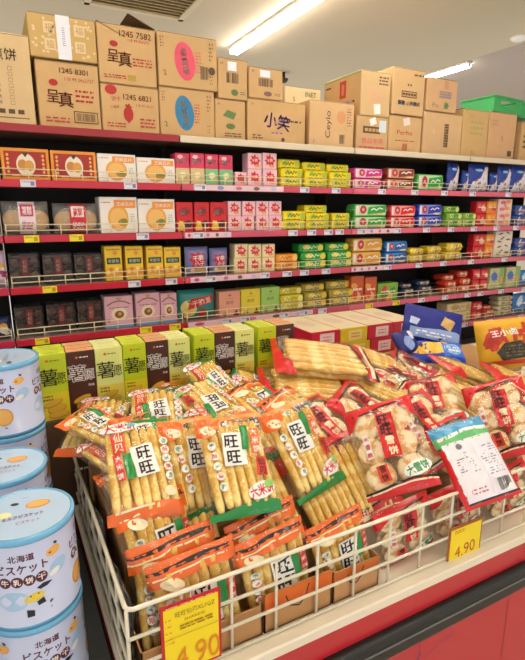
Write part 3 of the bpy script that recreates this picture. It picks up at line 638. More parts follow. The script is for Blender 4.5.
BOX = {  # kind: (name, category, description, function(w,h))
 'moon_box': ('cookie_box', 'box', 'orange and dark red box with a white round picture', lambda w, h: printed(w, 0.12, h, C('#ec9a34'), A_moon)),
 'cracker_box': ('cracker_box', 'box', 'white box with an orange tile biscuit picture', lambda w, h: printed(w, 0.12, h, C('#f4efe8'), A_cracker)),
 'cake_bag_a': ('cake_bag', 'bag', 'clear bag of sponge cakes with a pinkish white label', cake_bag('#f3e2ea', '#c83a4a', '蛋糕')),
 'cake_bag_b': ('cake_bag', 'bag', 'clear bag of sponge cakes with a red label', cake_bag('#cc2434', '#f0d8d4', '软软')),
 'choc_tray': ('chocolate_cake_tray', 'tray', 'clear tray of dark chocolate cakes', choc),
 'yellow_carton': ('snack_carton', 'box', 'yellow upright carton with dark green label', lambda w, h: printed(w, 0.09, h, C('#f0c832'), A_ycarton)),
 'pink_box': ('biscuit_box', 'box', 'pale pink box with oval nut picture', lambda w, h: printed(w, 0.1, h, C('#e4b4c4'), A_pink)),
 'snack_bag_purple': ('snack_bag', 'bag', 'pale purple snack bag cut by the left picture edge', lambda w, h: pouch(w, h, 0.03, C('#cdb0d4'), A_plain(['#d8b04a', '#a03a6a']), 1)),
 'snack_bag_blue': ('snack_bag', 'bag', 'dark blue snack bag with yellow food cut by the left picture edge', lambda w, h: pouch(w, h, 0.03, C('#22305c'), A_plain(['#d8a84a', '#e8e0d0']), 2)),
 'wafer_pink': ('wafer_box', 'box', 'pink topped slim box with cream lower half', lambda w, h: printed(w, 0.09, h, C('#d8385c'), A_wafer('#d8c890'))),
 'wafer_green': ('wafer_box', 'box', 'pink topped slim box with green lower half', lambda w, h: printed(w, 0.09, h, C('#d8385c'), A_wafer('#7cc488'))),
 'star_small': ('noodle_snack_box', 'box', 'small pink box with a red star burst', lambda w, h: printed(w, 0.08, h, C('#f0c4d0'), A_star('#e6a8b8'))),
 'star_cream': ('noodle_snack_box', 'box', 'small cream box with a red star burst', lambda w, h: printed(w, 0.08, h, C('#ecdcb0'), A_star('#d8b878'))),
 'star_bag': ('noodle_snack_bag', 'bag', 'grey violet bag with a red star burst', lambda w, h: pouch(w, h, 0.035, C('#7a7eb4'), A_starbag, 3)),
 'yellow_pack': ('wafer_packet', 'packet', 'bright yellow flow wrapped packet', lambda w, h: printed(w, 0.1, h, C('#f0dc10'), A_scrib('#4a5a1c', '#b8c83a'), 0.007)),
 'orange_pack': ('wafer_packet', 'packet', 'orange flow wrapped packet', lambda w, h: printed(w, 0.1, h, C('#f09a2c'), A_scrib('#b0521c', '#f6c45a'), 0.007)),
 'green_pack': ('wafer_packet', 'packet', 'green flow wrapped packet with yellow end', lambda w, h: printed(w, 0.1, h, C('#27a03e'), A_scrib('#e6f4d0', '#e8d83a'), 0.007)),
 'lemon_pack': ('wafer_packet', 'packet', 'lemon yellow flow wrapped packet', lambda w, h: printed(w, 0.1, h, C('#dcca38'), A_scrib('#8a9a2a', '#f4ec90'), 0.007)),
 'olive_pack': ('wafer_packet', 'packet', 'olive flow wrapped packet with yellow end', lambda w, h: printed(w, 0.1, h, C('#a09038'), A_scrib('#e8e0b0', '#e8c83a'), 0.007)),
 'lime_pack': ('wafer_packet', 'packet', 'lime green flow wrapped packet', lambda w, h: printed(w, 0.1, h, C('#7cb83c'), A_scrib('#2c5a24', '#d8e68a'), 0.007)),
 'navy_pack': ('biscuit_packet', 'packet', 'navy and beige flow wrapped packet', lambda w, h: flow(w, 0.1, h, C('#2c3458'), A_scrib('#d8c8a0', '#c8b890'))),
 'redbeige_pack': ('biscuit_packet', 'packet', 'red and beige flow wrapped packet', lambda w, h: flow(w, 0.1, h, C('#d0402c'), A_scrib('#f0dcb4', '#e8caa0'))),
 'cream_pack': ('biscuit_packet', 'packet', 'cream flow wrapped packet', lambda w, h: printed(w, 0.12, h, C('#e2cf9c'), A_scrib('#a87a40', '#c8b070'), 0.007)),
 'greencream_pack': ('biscuit_packet', 'packet', 'cream packet with green print', lambda w, h: flow(w, 0.1, h, C('#d8d0a4'), A_scrib('#5a7a4a', '#b88a5a'))),
 'red_chip_box': ('cookie_box', 'box', 'upright red box with yellow biscuit picture', lambda w, h: printed(w, 0.09, h, C('#cf1a22'), A_redchip)),
 'teal_bag': ('noodle_snack_bag', 'bag', 'large teal noodle snack bag with red burst', lambda w, h: pouch(w, h, 0.045, C('#2f8a88'), A_teal, 5)),
 'carton_salmon': ('cookie_carton', 'box', 'salmon pink upright cookie carton', lambda w, h: printed(w, 0.1, h, C('#e8a890'), A_carton('#c86a5a'))),
 'carton_yellow': ('cookie_carton', 'box', 'lemon yellow upright cookie carton', lambda w, h: printed(w, 0.1, h, C('#e8d84a'), A_carton('#b89a2a'))),
 'carton_green': ('cookie_carton', 'box', 'light green upright cookie carton', lambda w, h: printed(w, 0.1, h, C('#a8d470'), A_carton('#6a9a3a'))),
 'roll_pink': ('biscuit_roll_pack', 'packet', 'white biscuit pack with magenta banner', lambda w, h: flow(w, 0.1, h, C('#e84aa4'), A_swoosh('#d8208c', '#f4c0dc'), 0.008)),
 'roll_brown': ('biscuit_roll_pack', 'packet', 'white biscuit pack with brown banner', lambda w, h: flow(w, 0.1, h, C('#b0503a'), A_swoosh('#8a3420', '#d8a080'), 0.008)),
 'roll_green': ('biscuit_roll_pack', 'packet', 'white biscuit pack with green banner', lambda w, h: flow(w, 0.1, h, C('#5cc060'), A_swoosh('#28a83c', '#c4e4b4'), 0.008)),
 'roll_red': ('biscuit_roll_pack', 'packet', 'white biscuit pack with red banner', lambda w, h: flow(w, 0.1, h, C('#ec5060'), A_swoosh('#e01830', '#f4a4a0'), 0.008)),
 'roll_blue': ('biscuit_roll_pack', 'packet', 'white biscuit pack with deep blue banner', lambda w, h: flow(w, 0.1, h, C('#3a50c8'), A_swoosh('#1c38b8', '#8c98e0'), 0.008)),
 'roll_orange': ('biscuit_roll_pack', 'packet', 'cream biscuit pack with golden banner', lambda w, h: flow(w, 0.1, h, C('#eab450'), A_swoosh('#e0a030', '#e8c070'), 0.008)),
 'roll_azure': ('biscuit_roll_pack', 'packet', 'bright blue biscuit pack with orange end', lambda w, h: flow(w, 0.1, h, C('#2f7fd0'), A_swoosh('#1f5ab0', '#3a90d8'), 0.008)),
 'blue_pouch': ('candy_pouch', 'pouch', 'deep blue and white upright pouch', lambda w, h: pouch(w, h, 0.03, C('#1e3f9c'), A_bluepouch, 7)),
 'red_pouch': ('snack_packet', 'packet', 'red snack packet', lambda w, h: printed(w, 0.07, h, C('#cc2230'), A_plain(['#e86a4a', '#f0c0a0']), 0.006)),
 'orange_pouch': ('snack_packet', 'packet', 'orange snack packet', lambda w, h: printed(w, 0.07, h, C('#ee8a34'), A_plain(['#f4c04a', '#d0403a']), 0.006)),
 'fruit_box': ('fruit_snack_box', 'box', 'pale pink box with fruit pictures', lambda w, h: printed(w, 0.09, h, C('#f0cfc4'), A_fruit)),
 'mushroom_box': ('mushroom_biscuit_box', 'box', 'white box with mushroom shaped biscuits', lambda w, h: printed(w, 0.09, h, C('#e6ddd0'), A_mush)),
 'blue_snack': ('snack_packet', 'packet', 'blue and white snack packet at the right edge', lambda w, h: flow(w, 0.09, h, C('#3a5298'), A_plain(['#c8d0e8', '#7a8ac0', '#b06a5a']))),
 'yellow_snack': ('snack_packet', 'packet', 'yellow snack packet with small dark print', lambda w, h: flow(w, 0.1, h, C('#e6c83c'), A_plain(['#f4e8a0', '#a87a2a']))),
 'redfruit_box': ('cookie_box', 'box', 'upright orange red box with round biscuits', lambda w, h: printed(w, 0.09, h, C('#cc5a2c'), A_plain(['#e8a850', '#e0b878', '#d8402c']))),
 'greenred_box': ('cookie_box', 'box', 'green and red low box', lambda w, h: printed(w, 0.09, h, C('#7ab03c'), A_plain(['#d8382c', '#f0b84a', '#4a8a2c']))),
 'bluegreen_box': ('cookie_box', 'box', 'cream box with blue burst and green side', lambda w, h: printed(w, 0.09, h, C('#c8c890'), lambda s: (s.star(-0.2, 0.1, 0.05, C('#4a6ac0'), 10), s.rect(0.15, -0.5, 0.5, 0.5, C('#8ab46a')), s.ell(0.3, -0.1, 0.12, 0.2, C('#e0a04a'))))),
 'azure_bag': ('snack_bag', 'bag', 'bright blue bag cut by the right picture edge', lambda w, h: pouch(w, h, 0.03, C('#3a7cc4'), A_plain(['#c8e0f0', '#2a5aa0']), 9)),
}
SHELF = [
    ('moon_box', 1, [(0.172, 0.216, 0.148, 1), (0.394, 0.22, 0.146, 1)]),
    ('cracker_box', 1, [(0.608, 0.201, 0.143, 1), (0.817, 0.214, 0.133, 1)]),
    ('cake_bag_a', 2, [(0.149, 0.215, 0.164, 1)]),
    ('cake_bag_b', 2, [(0.387, 0.225, 0.156, 1)]),
    ('cracker_box', 2, [(0.602, 0.2, 0.189, 1), (0.809, 0.211, 0.181, 1)]),
    ('choc_tray', 3, [(0.118, 0.145, 0.166, 1), (0.275, 0.149, 0.161, 1), (0.43, 0.152, 0.155, 1)]),
    ('yellow_carton', 3, [(0.557, 0.095, 0.188, 1), (0.67, 0.099, 0.184, 1), (0.785, 0.097, 0.181, 1), (0.889, 0.1, 0.172, 1)]),
    ('snack_bag_purple', 3, [(0.005, 0.057, 0.18, 1)]),
    ('choc_tray', 4, [(0.115, 0.139, 0.162, 1), (0.269, 0.147, 0.165, 1), (0.419, 0.14, 0.169, 1)]),
    ('pink_box', 4, [(0.569, 0.158, 0.179, 1), (0.732, 0.143, 0.184, 1), (0.855, 0.099, 0.174, 1)]),
    ('snack_bag_blue', 4, [(-0.022, 0.093, 0.113, 1)]),
    ('wafer_pink', 1, [(0.967, 0.084, 0.166, 1), (1.056, 0.087, 0.17, 1)]),
    ('wafer_green', 1, [(1.143, 0.083, 0.169, 1), (1.232, 0.088, 0.168, 1)]),
    ('star_small', 1, [(1.327, 0.079, 0.078, 1), (1.419, 0.097, 0.189, 2), (1.521, 0.1, 0.194, 2)]),
    ('yellow_pack', 1, [(1.679, 0.159, 0.167, 3), (1.861, 0.175, 0.157, 3), (2.053, 0.177, 0.153, 3)]),
    ('red_chip_box', 2, [(0.971, 0.101, 0.166, 1), (1.075, 0.095, 0.167, 1), (1.18, 0.108, 0.168, 1)]),
    ('star_small', 2, [(1.281, 0.088, 0.174, 2), (1.374, 0.091, 0.175, 2), (1.468, 0.09, 0.176, 2), (1.563, 0.093, 0.177, 2)]),
    ('yellow_pack', 2, [(1.702, 0.171, 0.117, 2), (1.885, 0.18, 0.155, 3), (2.067, 0.148, 0.104, 2)]),
    ('star_bag', 3, [(1.044, 0.149, 0.167, 1), (1.185, 0.12, 0.156, 1)]),
    ('star_cream', 3, [(1.321, 0.091, 0.176, 2), (1.417, 0.094, 0.173, 2), (1.514, 0.093, 0.171, 2)]),
    ('orange_pack', 3, [(1.651, 0.165, 0.103, 2)]),
    ('green_pack', 3, [(1.853, 0.197, 0.161, 3), (2.068, 0.201, 0.161, 3)]),
    ('teal_bag', 4, [(1.038, 0.24, 0.179, 1)]),
    ('carton_salmon', 4, [(1.243, 0.145, 0.158, 1)]),
    ('carton_yellow', 4, [(1.388, 0.137, 0.16, 1)]),
    ('carton_green', 4, [(1.53, 0.139, 0.163, 1)]),
    ('lemon_pack', 4, [(1.696, 0.177, 0.145, 3)]),
    ('olive_pack', 4, [(1.877, 0.186, 0.16, 3), (2.092, 0.214, 0.166, 3)]),
    ('roll_pink', 1, [(2.28, 0.257, 0.136, 2)]),
    ('roll_brown', 1, [(2.569, 0.268, 0.147, 2)]),
    ('roll_green', 1, [(2.86, 0.269, 0.116, 1)]),
    ('blue_pouch', 1, [(3.104, 0.116, 0.203, 1), (3.234, 0.065, 0.158, 1), (3.383, 0.224, 0.207, 1), (3.557, 0.082, 0.154, 1), (3.681, 0.156, 0.204, 1), (3.868, 0.207, 0.212, 1)]),
    ('roll_green', 2, [(2.321, 0.299, 0.164, 2)]),
    ('roll_red', 2, [(2.611, 0.251, 0.159, 2)]),
    ('roll_blue', 2, [(2.882, 0.253, 0.168, 2)]),
    ('lime_pack', 2, [(3.133, 0.162, 0.155, 3), (3.305, 0.146, 0.103, 2)]),
    ('red_pouch', 2, [(3.434, 0.115, 0.195, 2)]),
    ('orange_pouch', 2, [(3.554, 0.113, 0.196, 2)]),
    ('fruit_box', 2, [(3.706, 0.172, 0.213, 2)]),
    ('blue_snack', 2, [(3.928, 0.206, 0.167, 2)]),
    ('roll_orange', 3, [(2.304, 0.276, 0.189, 2)]),
    ('roll_azure', 3, [(2.572, 0.219, 0.162, 2)]),
    ('yellow_snack', 3, [(2.777, 0.161, 0.105, 2), (2.95, 0.168, 0.114, 2)]),
    ('yellow_snack', 3, [(3.163, 0.199, 0.131, 2)]),
    ('red_pouch', 3, [(3.443, 0.129, 0.194, 2)]),
    ('orange_pouch', 3, [(3.565, 0.103, 0.192, 2)]),
    ('mushroom_box', 3, [(3.731, 0.213, 0.213, 2)]),
    ('blue_snack', 3, [(3.979, 0.212, 0.15, 2)]),
    ('redfruit_box', 4, [(2.229, 0.115, 0.193, 1), (2.351, 0.11, 0.179, 1)]),
    ('greenred_box', 4, [(2.514, 0.192, 0.125, 1)]),
    ('navy_pack', 4, [(2.716, 0.151, 0.105, 3), (2.894, 0.169, 0.116, 3)]),
    ('redbeige_pack', 4, [(3.16, 0.157, 0.147, 3), (3.321, 0.151, 0.17, 3)]),
    ('red_pouch', 4, [(3.448, 0.084, 0.179, 2), (3.548, 0.092, 0.174, 2)]),
    ('bluegreen_box', 4, [(3.699, 0.177, 0.175, 1), (3.905, 0.185, 0.173, 1)]),
    ('azure_bag', 4, [(4.119, 0.208, 0.136, 1)]),
    ('cream_pack', 5, [(3.282, 0.28, 0.158, 2)]),
    ('red_pouch', 5, [(3.494, 0.123, 0.148, 2)]),
    ('redbeige_pack', 5, [(3.649, 0.153, 0.101, 3)]),
    ('greencream_pack', 5, [(3.843, 0.211, 0.172, 4)]),
    ('azure_bag', 5, [(4.111, 0.279, 0.178, 1)]),
]

LVN = {1: 'first shelf below the cartons', 2: 'second shelf below the cartons', 3: 'third shelf below the cartons', 4: 'fourth shelf below the cartons', 5: 'lowest visible shelf'}
LVS = {1: 'first shelf', 2: 'second shelf', 3: 'third shelf', 4: 'fourth shelf', 5: 'fifth shelf'}
from collections import Counter
cnt = Counter(); tot = Counter()
for k, lv, cols in SHELF: tot[(k, lv)] += len(cols)
jit = random.Random(11)
for k, lv, cols in SHELF:
    nm, cat, desc, mk = BOX[k]; z = RAILZ[lv]+0.018
    for (cx, wd, h, n) in cols:
        i = cnt[(k, lv)]; cnt[(k, lv)] += 1; N = tot[(k, lv)]
        pos = '' if N == 1 else (', ' + (('left one' if i == 0 else 'right one') if N == 2 else ('rightmost' if i == N-1 else ORD[i])))
        hh = h/n; wd = wd-0.004; proto = None
        for q in range(n):
            st = '' if n == 1 else (['', ', '+['lower', 'upper'][q]][1] if n == 2 else ', '+['bottom', 'middle', 'top', 'topmost'][q if n == 3 else (q if q < 3 else 3)]) 
            label = '%s%s%s, %s' % (desc, pos, st, LVS[lv])
            dx = jit.uniform(-0.004, 0.004) if n > 1 else 0
            loc = (cx+dx, 2.79+(0.03 if (q == n-1 and n == 3) else 0), z+q*hh)
            if proto is None:
                r = mk(wd, hh-0.0006); kids = []
                if isinstance(r, tuple): r, kids = r
                proto = r.build(nm, None, label, cat, None, loc=loc)
                for (kn, kb) in kids: kb.build(kn, proto)
                o = proto
            else:
                o = dup(proto, loc, None, label)
            if N > 1 or n > 1: o['group'] = '%ss on the %s' % (desc.split(' with')[0], LVS[lv])

# ------------------------------------------------------------------ promotion counter in front of the shelving
root = empty('promotion_counter', (1.6, 1.5, 0), 'low red display counter with a cream edge board and black bumper under the wire basket', 'counter')
def cbox(name, x0, x1, y0, y1, z0, z1, m, bev=0.003, parent=root, seg=1):
    b = MB(); b.box(x0-1.6, x1-1.6, y0-1.5, y1-1.5, z0, z1, m, bev, seg=seg); return b.build(name, parent)
cbox('side_deck', -1.0, 0.126, 0.80, 2.30, 0.6, 0.62, M('#1a1d1a', 0.5))
cbox('plinth', -1.0, 4.2, 0.80, 2.30, 0.0, 0.60, M('#a31320', 0.5))
fp = cbox('front_panel', 0.14, 4.2, 0.775, 0.80, 0.02, 0.60, M('#c0182c', 0.35, coat=0.3))
b = MB(); s = Surf(b, lambda u, v, o: Vector((u-1.6, 0.775-1.5-o, v)), 1, 1, 0.0006)
s.line([(0.878, 0.60), (0.878, 0.03)], 0.002, M('#8a0f18', 0.5)); s.line([(1.235, 0.60), (1.235, 0.03)], 0.002, M('#7a0f18', 0.5))
ink = M('#5a2a7a', 0.5)
s.line([(0.84, 0.36), (0.868, 0.385), (0.885, 0.41)], 0.004, ink); s.line([(0.90, 0.385), (0.95, 0.405), (1.0, 0.41)], 0.0012, ink); s.line([(0.97, 0.42), (1.01, 0.415)], 0.0012, ink); s.line([(0.83, 0.34), (0.86, 0.37)], 0.002, ink)
b.build('pen_scribble', fp)
cbox('edge_board', 0.128, 4.2, 0.752, 2.30, 0.632, 0.660, M('#e9e0cc', 0.45), 0.004)
cbox('red_trim', 0.14, 4.2, 0.762, 0.80, 0.560, 0.6315, M('#c01828', 0.35, coat=0.3), 0.001)
cbox('bumper', 0.14, 4.2, 0.742, 0.80, 0.482, 0.559, M('#151a1a', 0.38), 0.012, seg=3)
cbox('bumper_highlight', 0.14, 4.2, 0.7395, 0.742, 0.522, 0.527, M('#6a6f70', 0.3), 0.0005)  # grey strip paints the highlight along the black bumper
DZ = 0.6605
def wirebasket():
    x0, x1, y0, y1 = 0.137, 3.6, 0.785, 1.46; m = M('#e6dfc8', 0.35, coat=0.4); r = 0.0036
    root = empty('wire_basket', (1.0, 1.1, DZ), 'long cream wire basket standing on the counter and holding the rice cracker bags', 'basket')
    def rel(b): b.v = [(p[0]-1.0, p[1]-1.1, p[2]-DZ) for p in b.v]; return b
    b = MB(); b.tube([(x0, y1, 0.85), (x0, y0+0.012, 0.85), (x0+0.004, y0+0.004, 0.85), (x0+0.012, y0, 0.85), (x1, y0, 0.85), (x1, y1, 0.85)], r*1.25, m, 8); rel(b).build('top_rim', root)
    b = MB()
    for z in (0.665, 0.725, 0.788): b.tube([(x0, y0, z), (x1, y0, z)], r, m, 8)
    i = 0
    for i in range(40):
        x = 0.137+i*0.104
        if x < x1: b.tube([(x, y0+0.004, 0.663), (x, y0+0.004, 0.849)], r*0.95, m, 8)
    rel(b).build('front_grid', root)
    b = MB()
    for z in (0.665, 0.725, 0.788): b.tube([(x0, y0, z), (x0, y1, z)], r, m, 8)
    for i in range(8): y = y0+0.012+i*0.09; b.tube([(x0+0.002, y, 0.663), (x0+0.002, y, 0.849)], r*0.95, m, 8)
    rel(b).build('side_grid', root)
    b = MB()
    for z in (0.70, 0.80, 0.85): b.tube([(x0, y1, z), (x1, y1, z)], r, m, 6)
    rel(b).build('back_grid', root)
wirebasket()
# cardboard trays and risers inside the basket and behind it
def tray(name, x0, x1, y0, y1, z0, z1, m, label, group=None, stripe=None):
    w, d, h = x1-x0, y1-y0, z1-z0; b = MB(); t = 0.003
    b.box(-w/2, w/2, 0, t, 0, h, m); b.box(-w/2, w/2, d-t, d, 0, h, m); b.box(-w/2, -w/2+t, 0, d, 0, h, m); b.box(w/2-t, w/2, 0, d, 0, h, m); b.box(-w/2, w/2, 0, d, 0, t, m)
    s = front(b, w, h)
    if stripe: s.rect(-0.5, 0.1, 0.5, 0.5, stripe); s.line([(-0.2, 0.3), (-0.14, 0.0), (0.0, -0.1), (0.1, 0.1), (0.14, 0.4)], 0.003, BLACK)
    b.build(name, None, label, 'tray', group, loc=((x0+x1)/2, y0, z0))
tray('display_tray', 0.16, 0.42, 0.797, 0.93, DZ, 0.735, M('#b98a58', 0.7), 'brown cardboard tray in the basket behind the large red framed price card')
tray('display_tray', 0.425, 0.60, 0.797, 0.93, DZ, 0.755, M('#b98a58', 0.7), 'cardboard tray with an orange band just right of the large price card', stripe=M('#d9691e', 0.6))
tray('display_tray', 0.605, 0.74, 0.797, 0.93, DZ, 0.742, M('#c09060', 0.7), 'plain cardboard tray under the second standing cracker bag', stripe=M('#c86a2a', 0.6))
def riser(x0, x1, y0, y1, z0, z1, label, hexc='#b98f5e'):
    b = MB(); w = x1-x0; b.box(-w/2, w/2, 0, y1-y0, 0, z1-z0, kraft(hexc), 0.003); b.build('display_carton', None, label, 'carton', None, loc=((x0+x1)/2, y0, z0))
riser(0.17, 0.60, 0.96, 1.42, DZ, 0.84, 'cardboard carton under the left cracker bags')
riser(0.61, 1.10, 0.99, 1.42, DZ, 0.83, 'cardboard carton under the middle cracker bags')
riser(1.11, 1.80, 0.95, 1.42, DZ, 0.78, 'cardboard carton under the right cracker bags')
riser(0.062, 1.00, 1.50, 1.83, DZ, 0.949, 'long dark brown carton under the chips boxes', '#5a4028')
riser(1.02, 2.25, 1.50, 1.83, DZ, 0.84, 'cardboard carton under the navy bag and yellow bag')
riser(1.22, 2.05, 1.86, 2.28, DZ, 0.85, 'cardboard carton under the flat red and yellow boxes')

# chips boxes, three sorts, four deep
PG, PB, PL = C('#c2d21e'), C('#4a2418'), C('#dfe58a')
def potato(kind):
    base = {'g': PG, 'b': PB, 'l': PL}[kind]; ink = WHITE if kind == 'b' else BLACK; w, h, d = 0.078, 0.2, 0.038
    b = MB(); b.box(-w/2, w/2, 0, d, 0, h, base, 0.0015)
    s = front(b, w, h)
    if kind != 'b': s.rect(-0.5, -0.5, 0.5, -0.08, C('#e3cf2a' if kind == 'g' else '#e6d05a'))
    chip = C('#e0b23a'); chip2 = C('#c98a22')
    for (x, y, rx, ry, r) in ((0.05, -0.33, 0.34, 0.07, 12), (-0.05, -0.24, 0.34, 0.05, 20), (0.1, -0.42, 0.36, 0.06, 6)):
        s.ell(x, y, rx, ry, chip2, 18, rot=r); s.ell(x, y+0.008, rx*0.93, ry*0.8, chip, 18, rot=r)
    if kind == 'b':
        for dx, dy in ((-0.02, 0), (0.02, 0), (0, 0.008), (0, -0.008)): s.text('薯', -0.17+dx, 0.17+dy, 0.05, ink); s.text('愿', 0.28+dx, 0.13+dy, 0.032, ink, wid=0.024); s.k -= 0.8
        s.text('薯', -0.17, 0.17, 0.05, PB); s.text('愿', 0.28, 0.13, 0.032, PB, wid=0.024)
        s.text('焦糖', 0.3, -0.03, 0.008, WHITE)
    else:
        s.text('薯', -0.15, 0.16, 0.052, ink); s.text('愿', 0.3, 0.13, 0.034, ink, wid=0.024)
        s.lines(-0.4, -0.2, -0.05, -0.1, 2, C('#6a6a1c'), 3)
    s.disc(-0.15, 0.41, 0.004, C('#d8602a')); s.lines(-0.05, 0.39, 0.25, 0.43, 1, ink if kind == 'b' else C('#7a8a2a'), 2)
    t = topside(b, w*0.96, d*0.96, h, d/2)
    t.rect(-0.5, -0.5, 0.5, 0.5, C({'g': '#d2e03c', 'b': '#e2a878', 'l': '#e9eda6'}[kind])); t.lines(-0.3, -0.2, 0.3, 0.2, 2, C({'g': '#8aa02a', 'b': '#b8744a', 'l': '#b8be6a'}[kind]), 4)
    return b
PN = {'g': 'lime green', 'b': 'dark brown', 'l': 'pale yellow green'}
protos = {}
pcols = [('g', 0.105, 1.03, 1.505), ('b', 0.186, 1.03, 1.505), ('l', 0.267, 1.03, 1.505), ('g', 0.347, 0.92, 1.515), ('b', 0.420, 0.92, 1.515), ('l', 0.493, 0.92, 1.515), ('g', 0.584, 0.94, 1.525), ('b', 0.659, 0.94, 1.525), ('l', 0.734, 0.94, 1.525), ('g', 0.826, 0.94, 1.53), ('b', 0.901, 0.94, 1.53)]
cc = Counter()
for i, (k, x, sc, y0) in enumerate(pcols):
    sub = cc[k]; cc[k] += 1
    for r in range(3):
        # labels: sort, which one from the left, row
        which = ['first', 'second', 'third', 'fourth'][sub]
        rowt = ['front row', 'middle row', 'rear row'][r]
        lab = '%s chips box, %s of its colour from left, %s' % (PN[k], which, rowt)
        loc = (x+(0.003 if r % 2 else 0), y0+r*0.0395, 0.951)
        if k not in protos: protos[k] = potato(k).build('chips_box', None, lab, 'box', None, loc=loc); o = protos[k]
        else: o = dup(protos[k], loc, None, lab)
        o.scale = (sc, 1, 1)
        o['group'] = 'upright chips boxes behind the cracker bags'
# flat red and yellow boxes
def flat(col, col2):
    w, d, h = 0.165, 0.36, 0.074; b = MB(); b.box(-w/2, w/2, 0, d, 0, h, col, 0.002); s = front(b, w, h)
    s.rect(-0.2, -0.35, 0.3, 0.35, col2); s.lines(-0.1, -0.2, 0.2, 0.2, 2, C('#c8606a'), 3); t = topside(b, w*0.97, d*0.97, h, d/2); t.rect(-0.5, -0.5, 0.5, 0.5, C('#e8d9b8')); t.ell(0, 0, 0.25, 0.2, C('#dfc7b0'))
    return b
fl = {}
for lv in range(2):
    for i in range(4):
        kd = 'r' if (i+lv) % 2 == 0 else 'y'
        lab = '%s flat biscuit box, %s in the %s row of flat boxes' % ('crimson' if kd == 'r' else 'golden yellow', ORD[i] if i < 3 else 'rightmost', 'upper' if lv else 'lower')
        loc = (1.335+i*0.168+0.02*(1-lv), 1.89, 0.852+lv*0.0755)
        kd2 = kd if lv else ('y' if kd == 'r' else 'r')
        kd2 = ['r', 'y', 'r', 'r'][i] if lv else ['y', 'y', 'r', 'y'][i]
        lab = '%s flat biscuit box, %s in the %s row of flat boxes' % ('crimson' if kd2 == 'r' else 'golden yellow', ORD[i] if i < 3 else 'rightmost', 'upper' if lv else 'lower')
        if kd2 not in fl: fl[kd2] = flat(C('#c81838') if kd2 == 'r' else C('#dcc02a'), C('#f0d8dc') if kd2 == 'r' else C('#e8d878')).build('flat_biscuit_box', None, lab, 'box', None, loc=loc); o = fl[kd2]
        else: o = dup(fl[kd2], loc, None, lab)
        o['group'] = 'flat biscuit boxes behind the cracker bags'

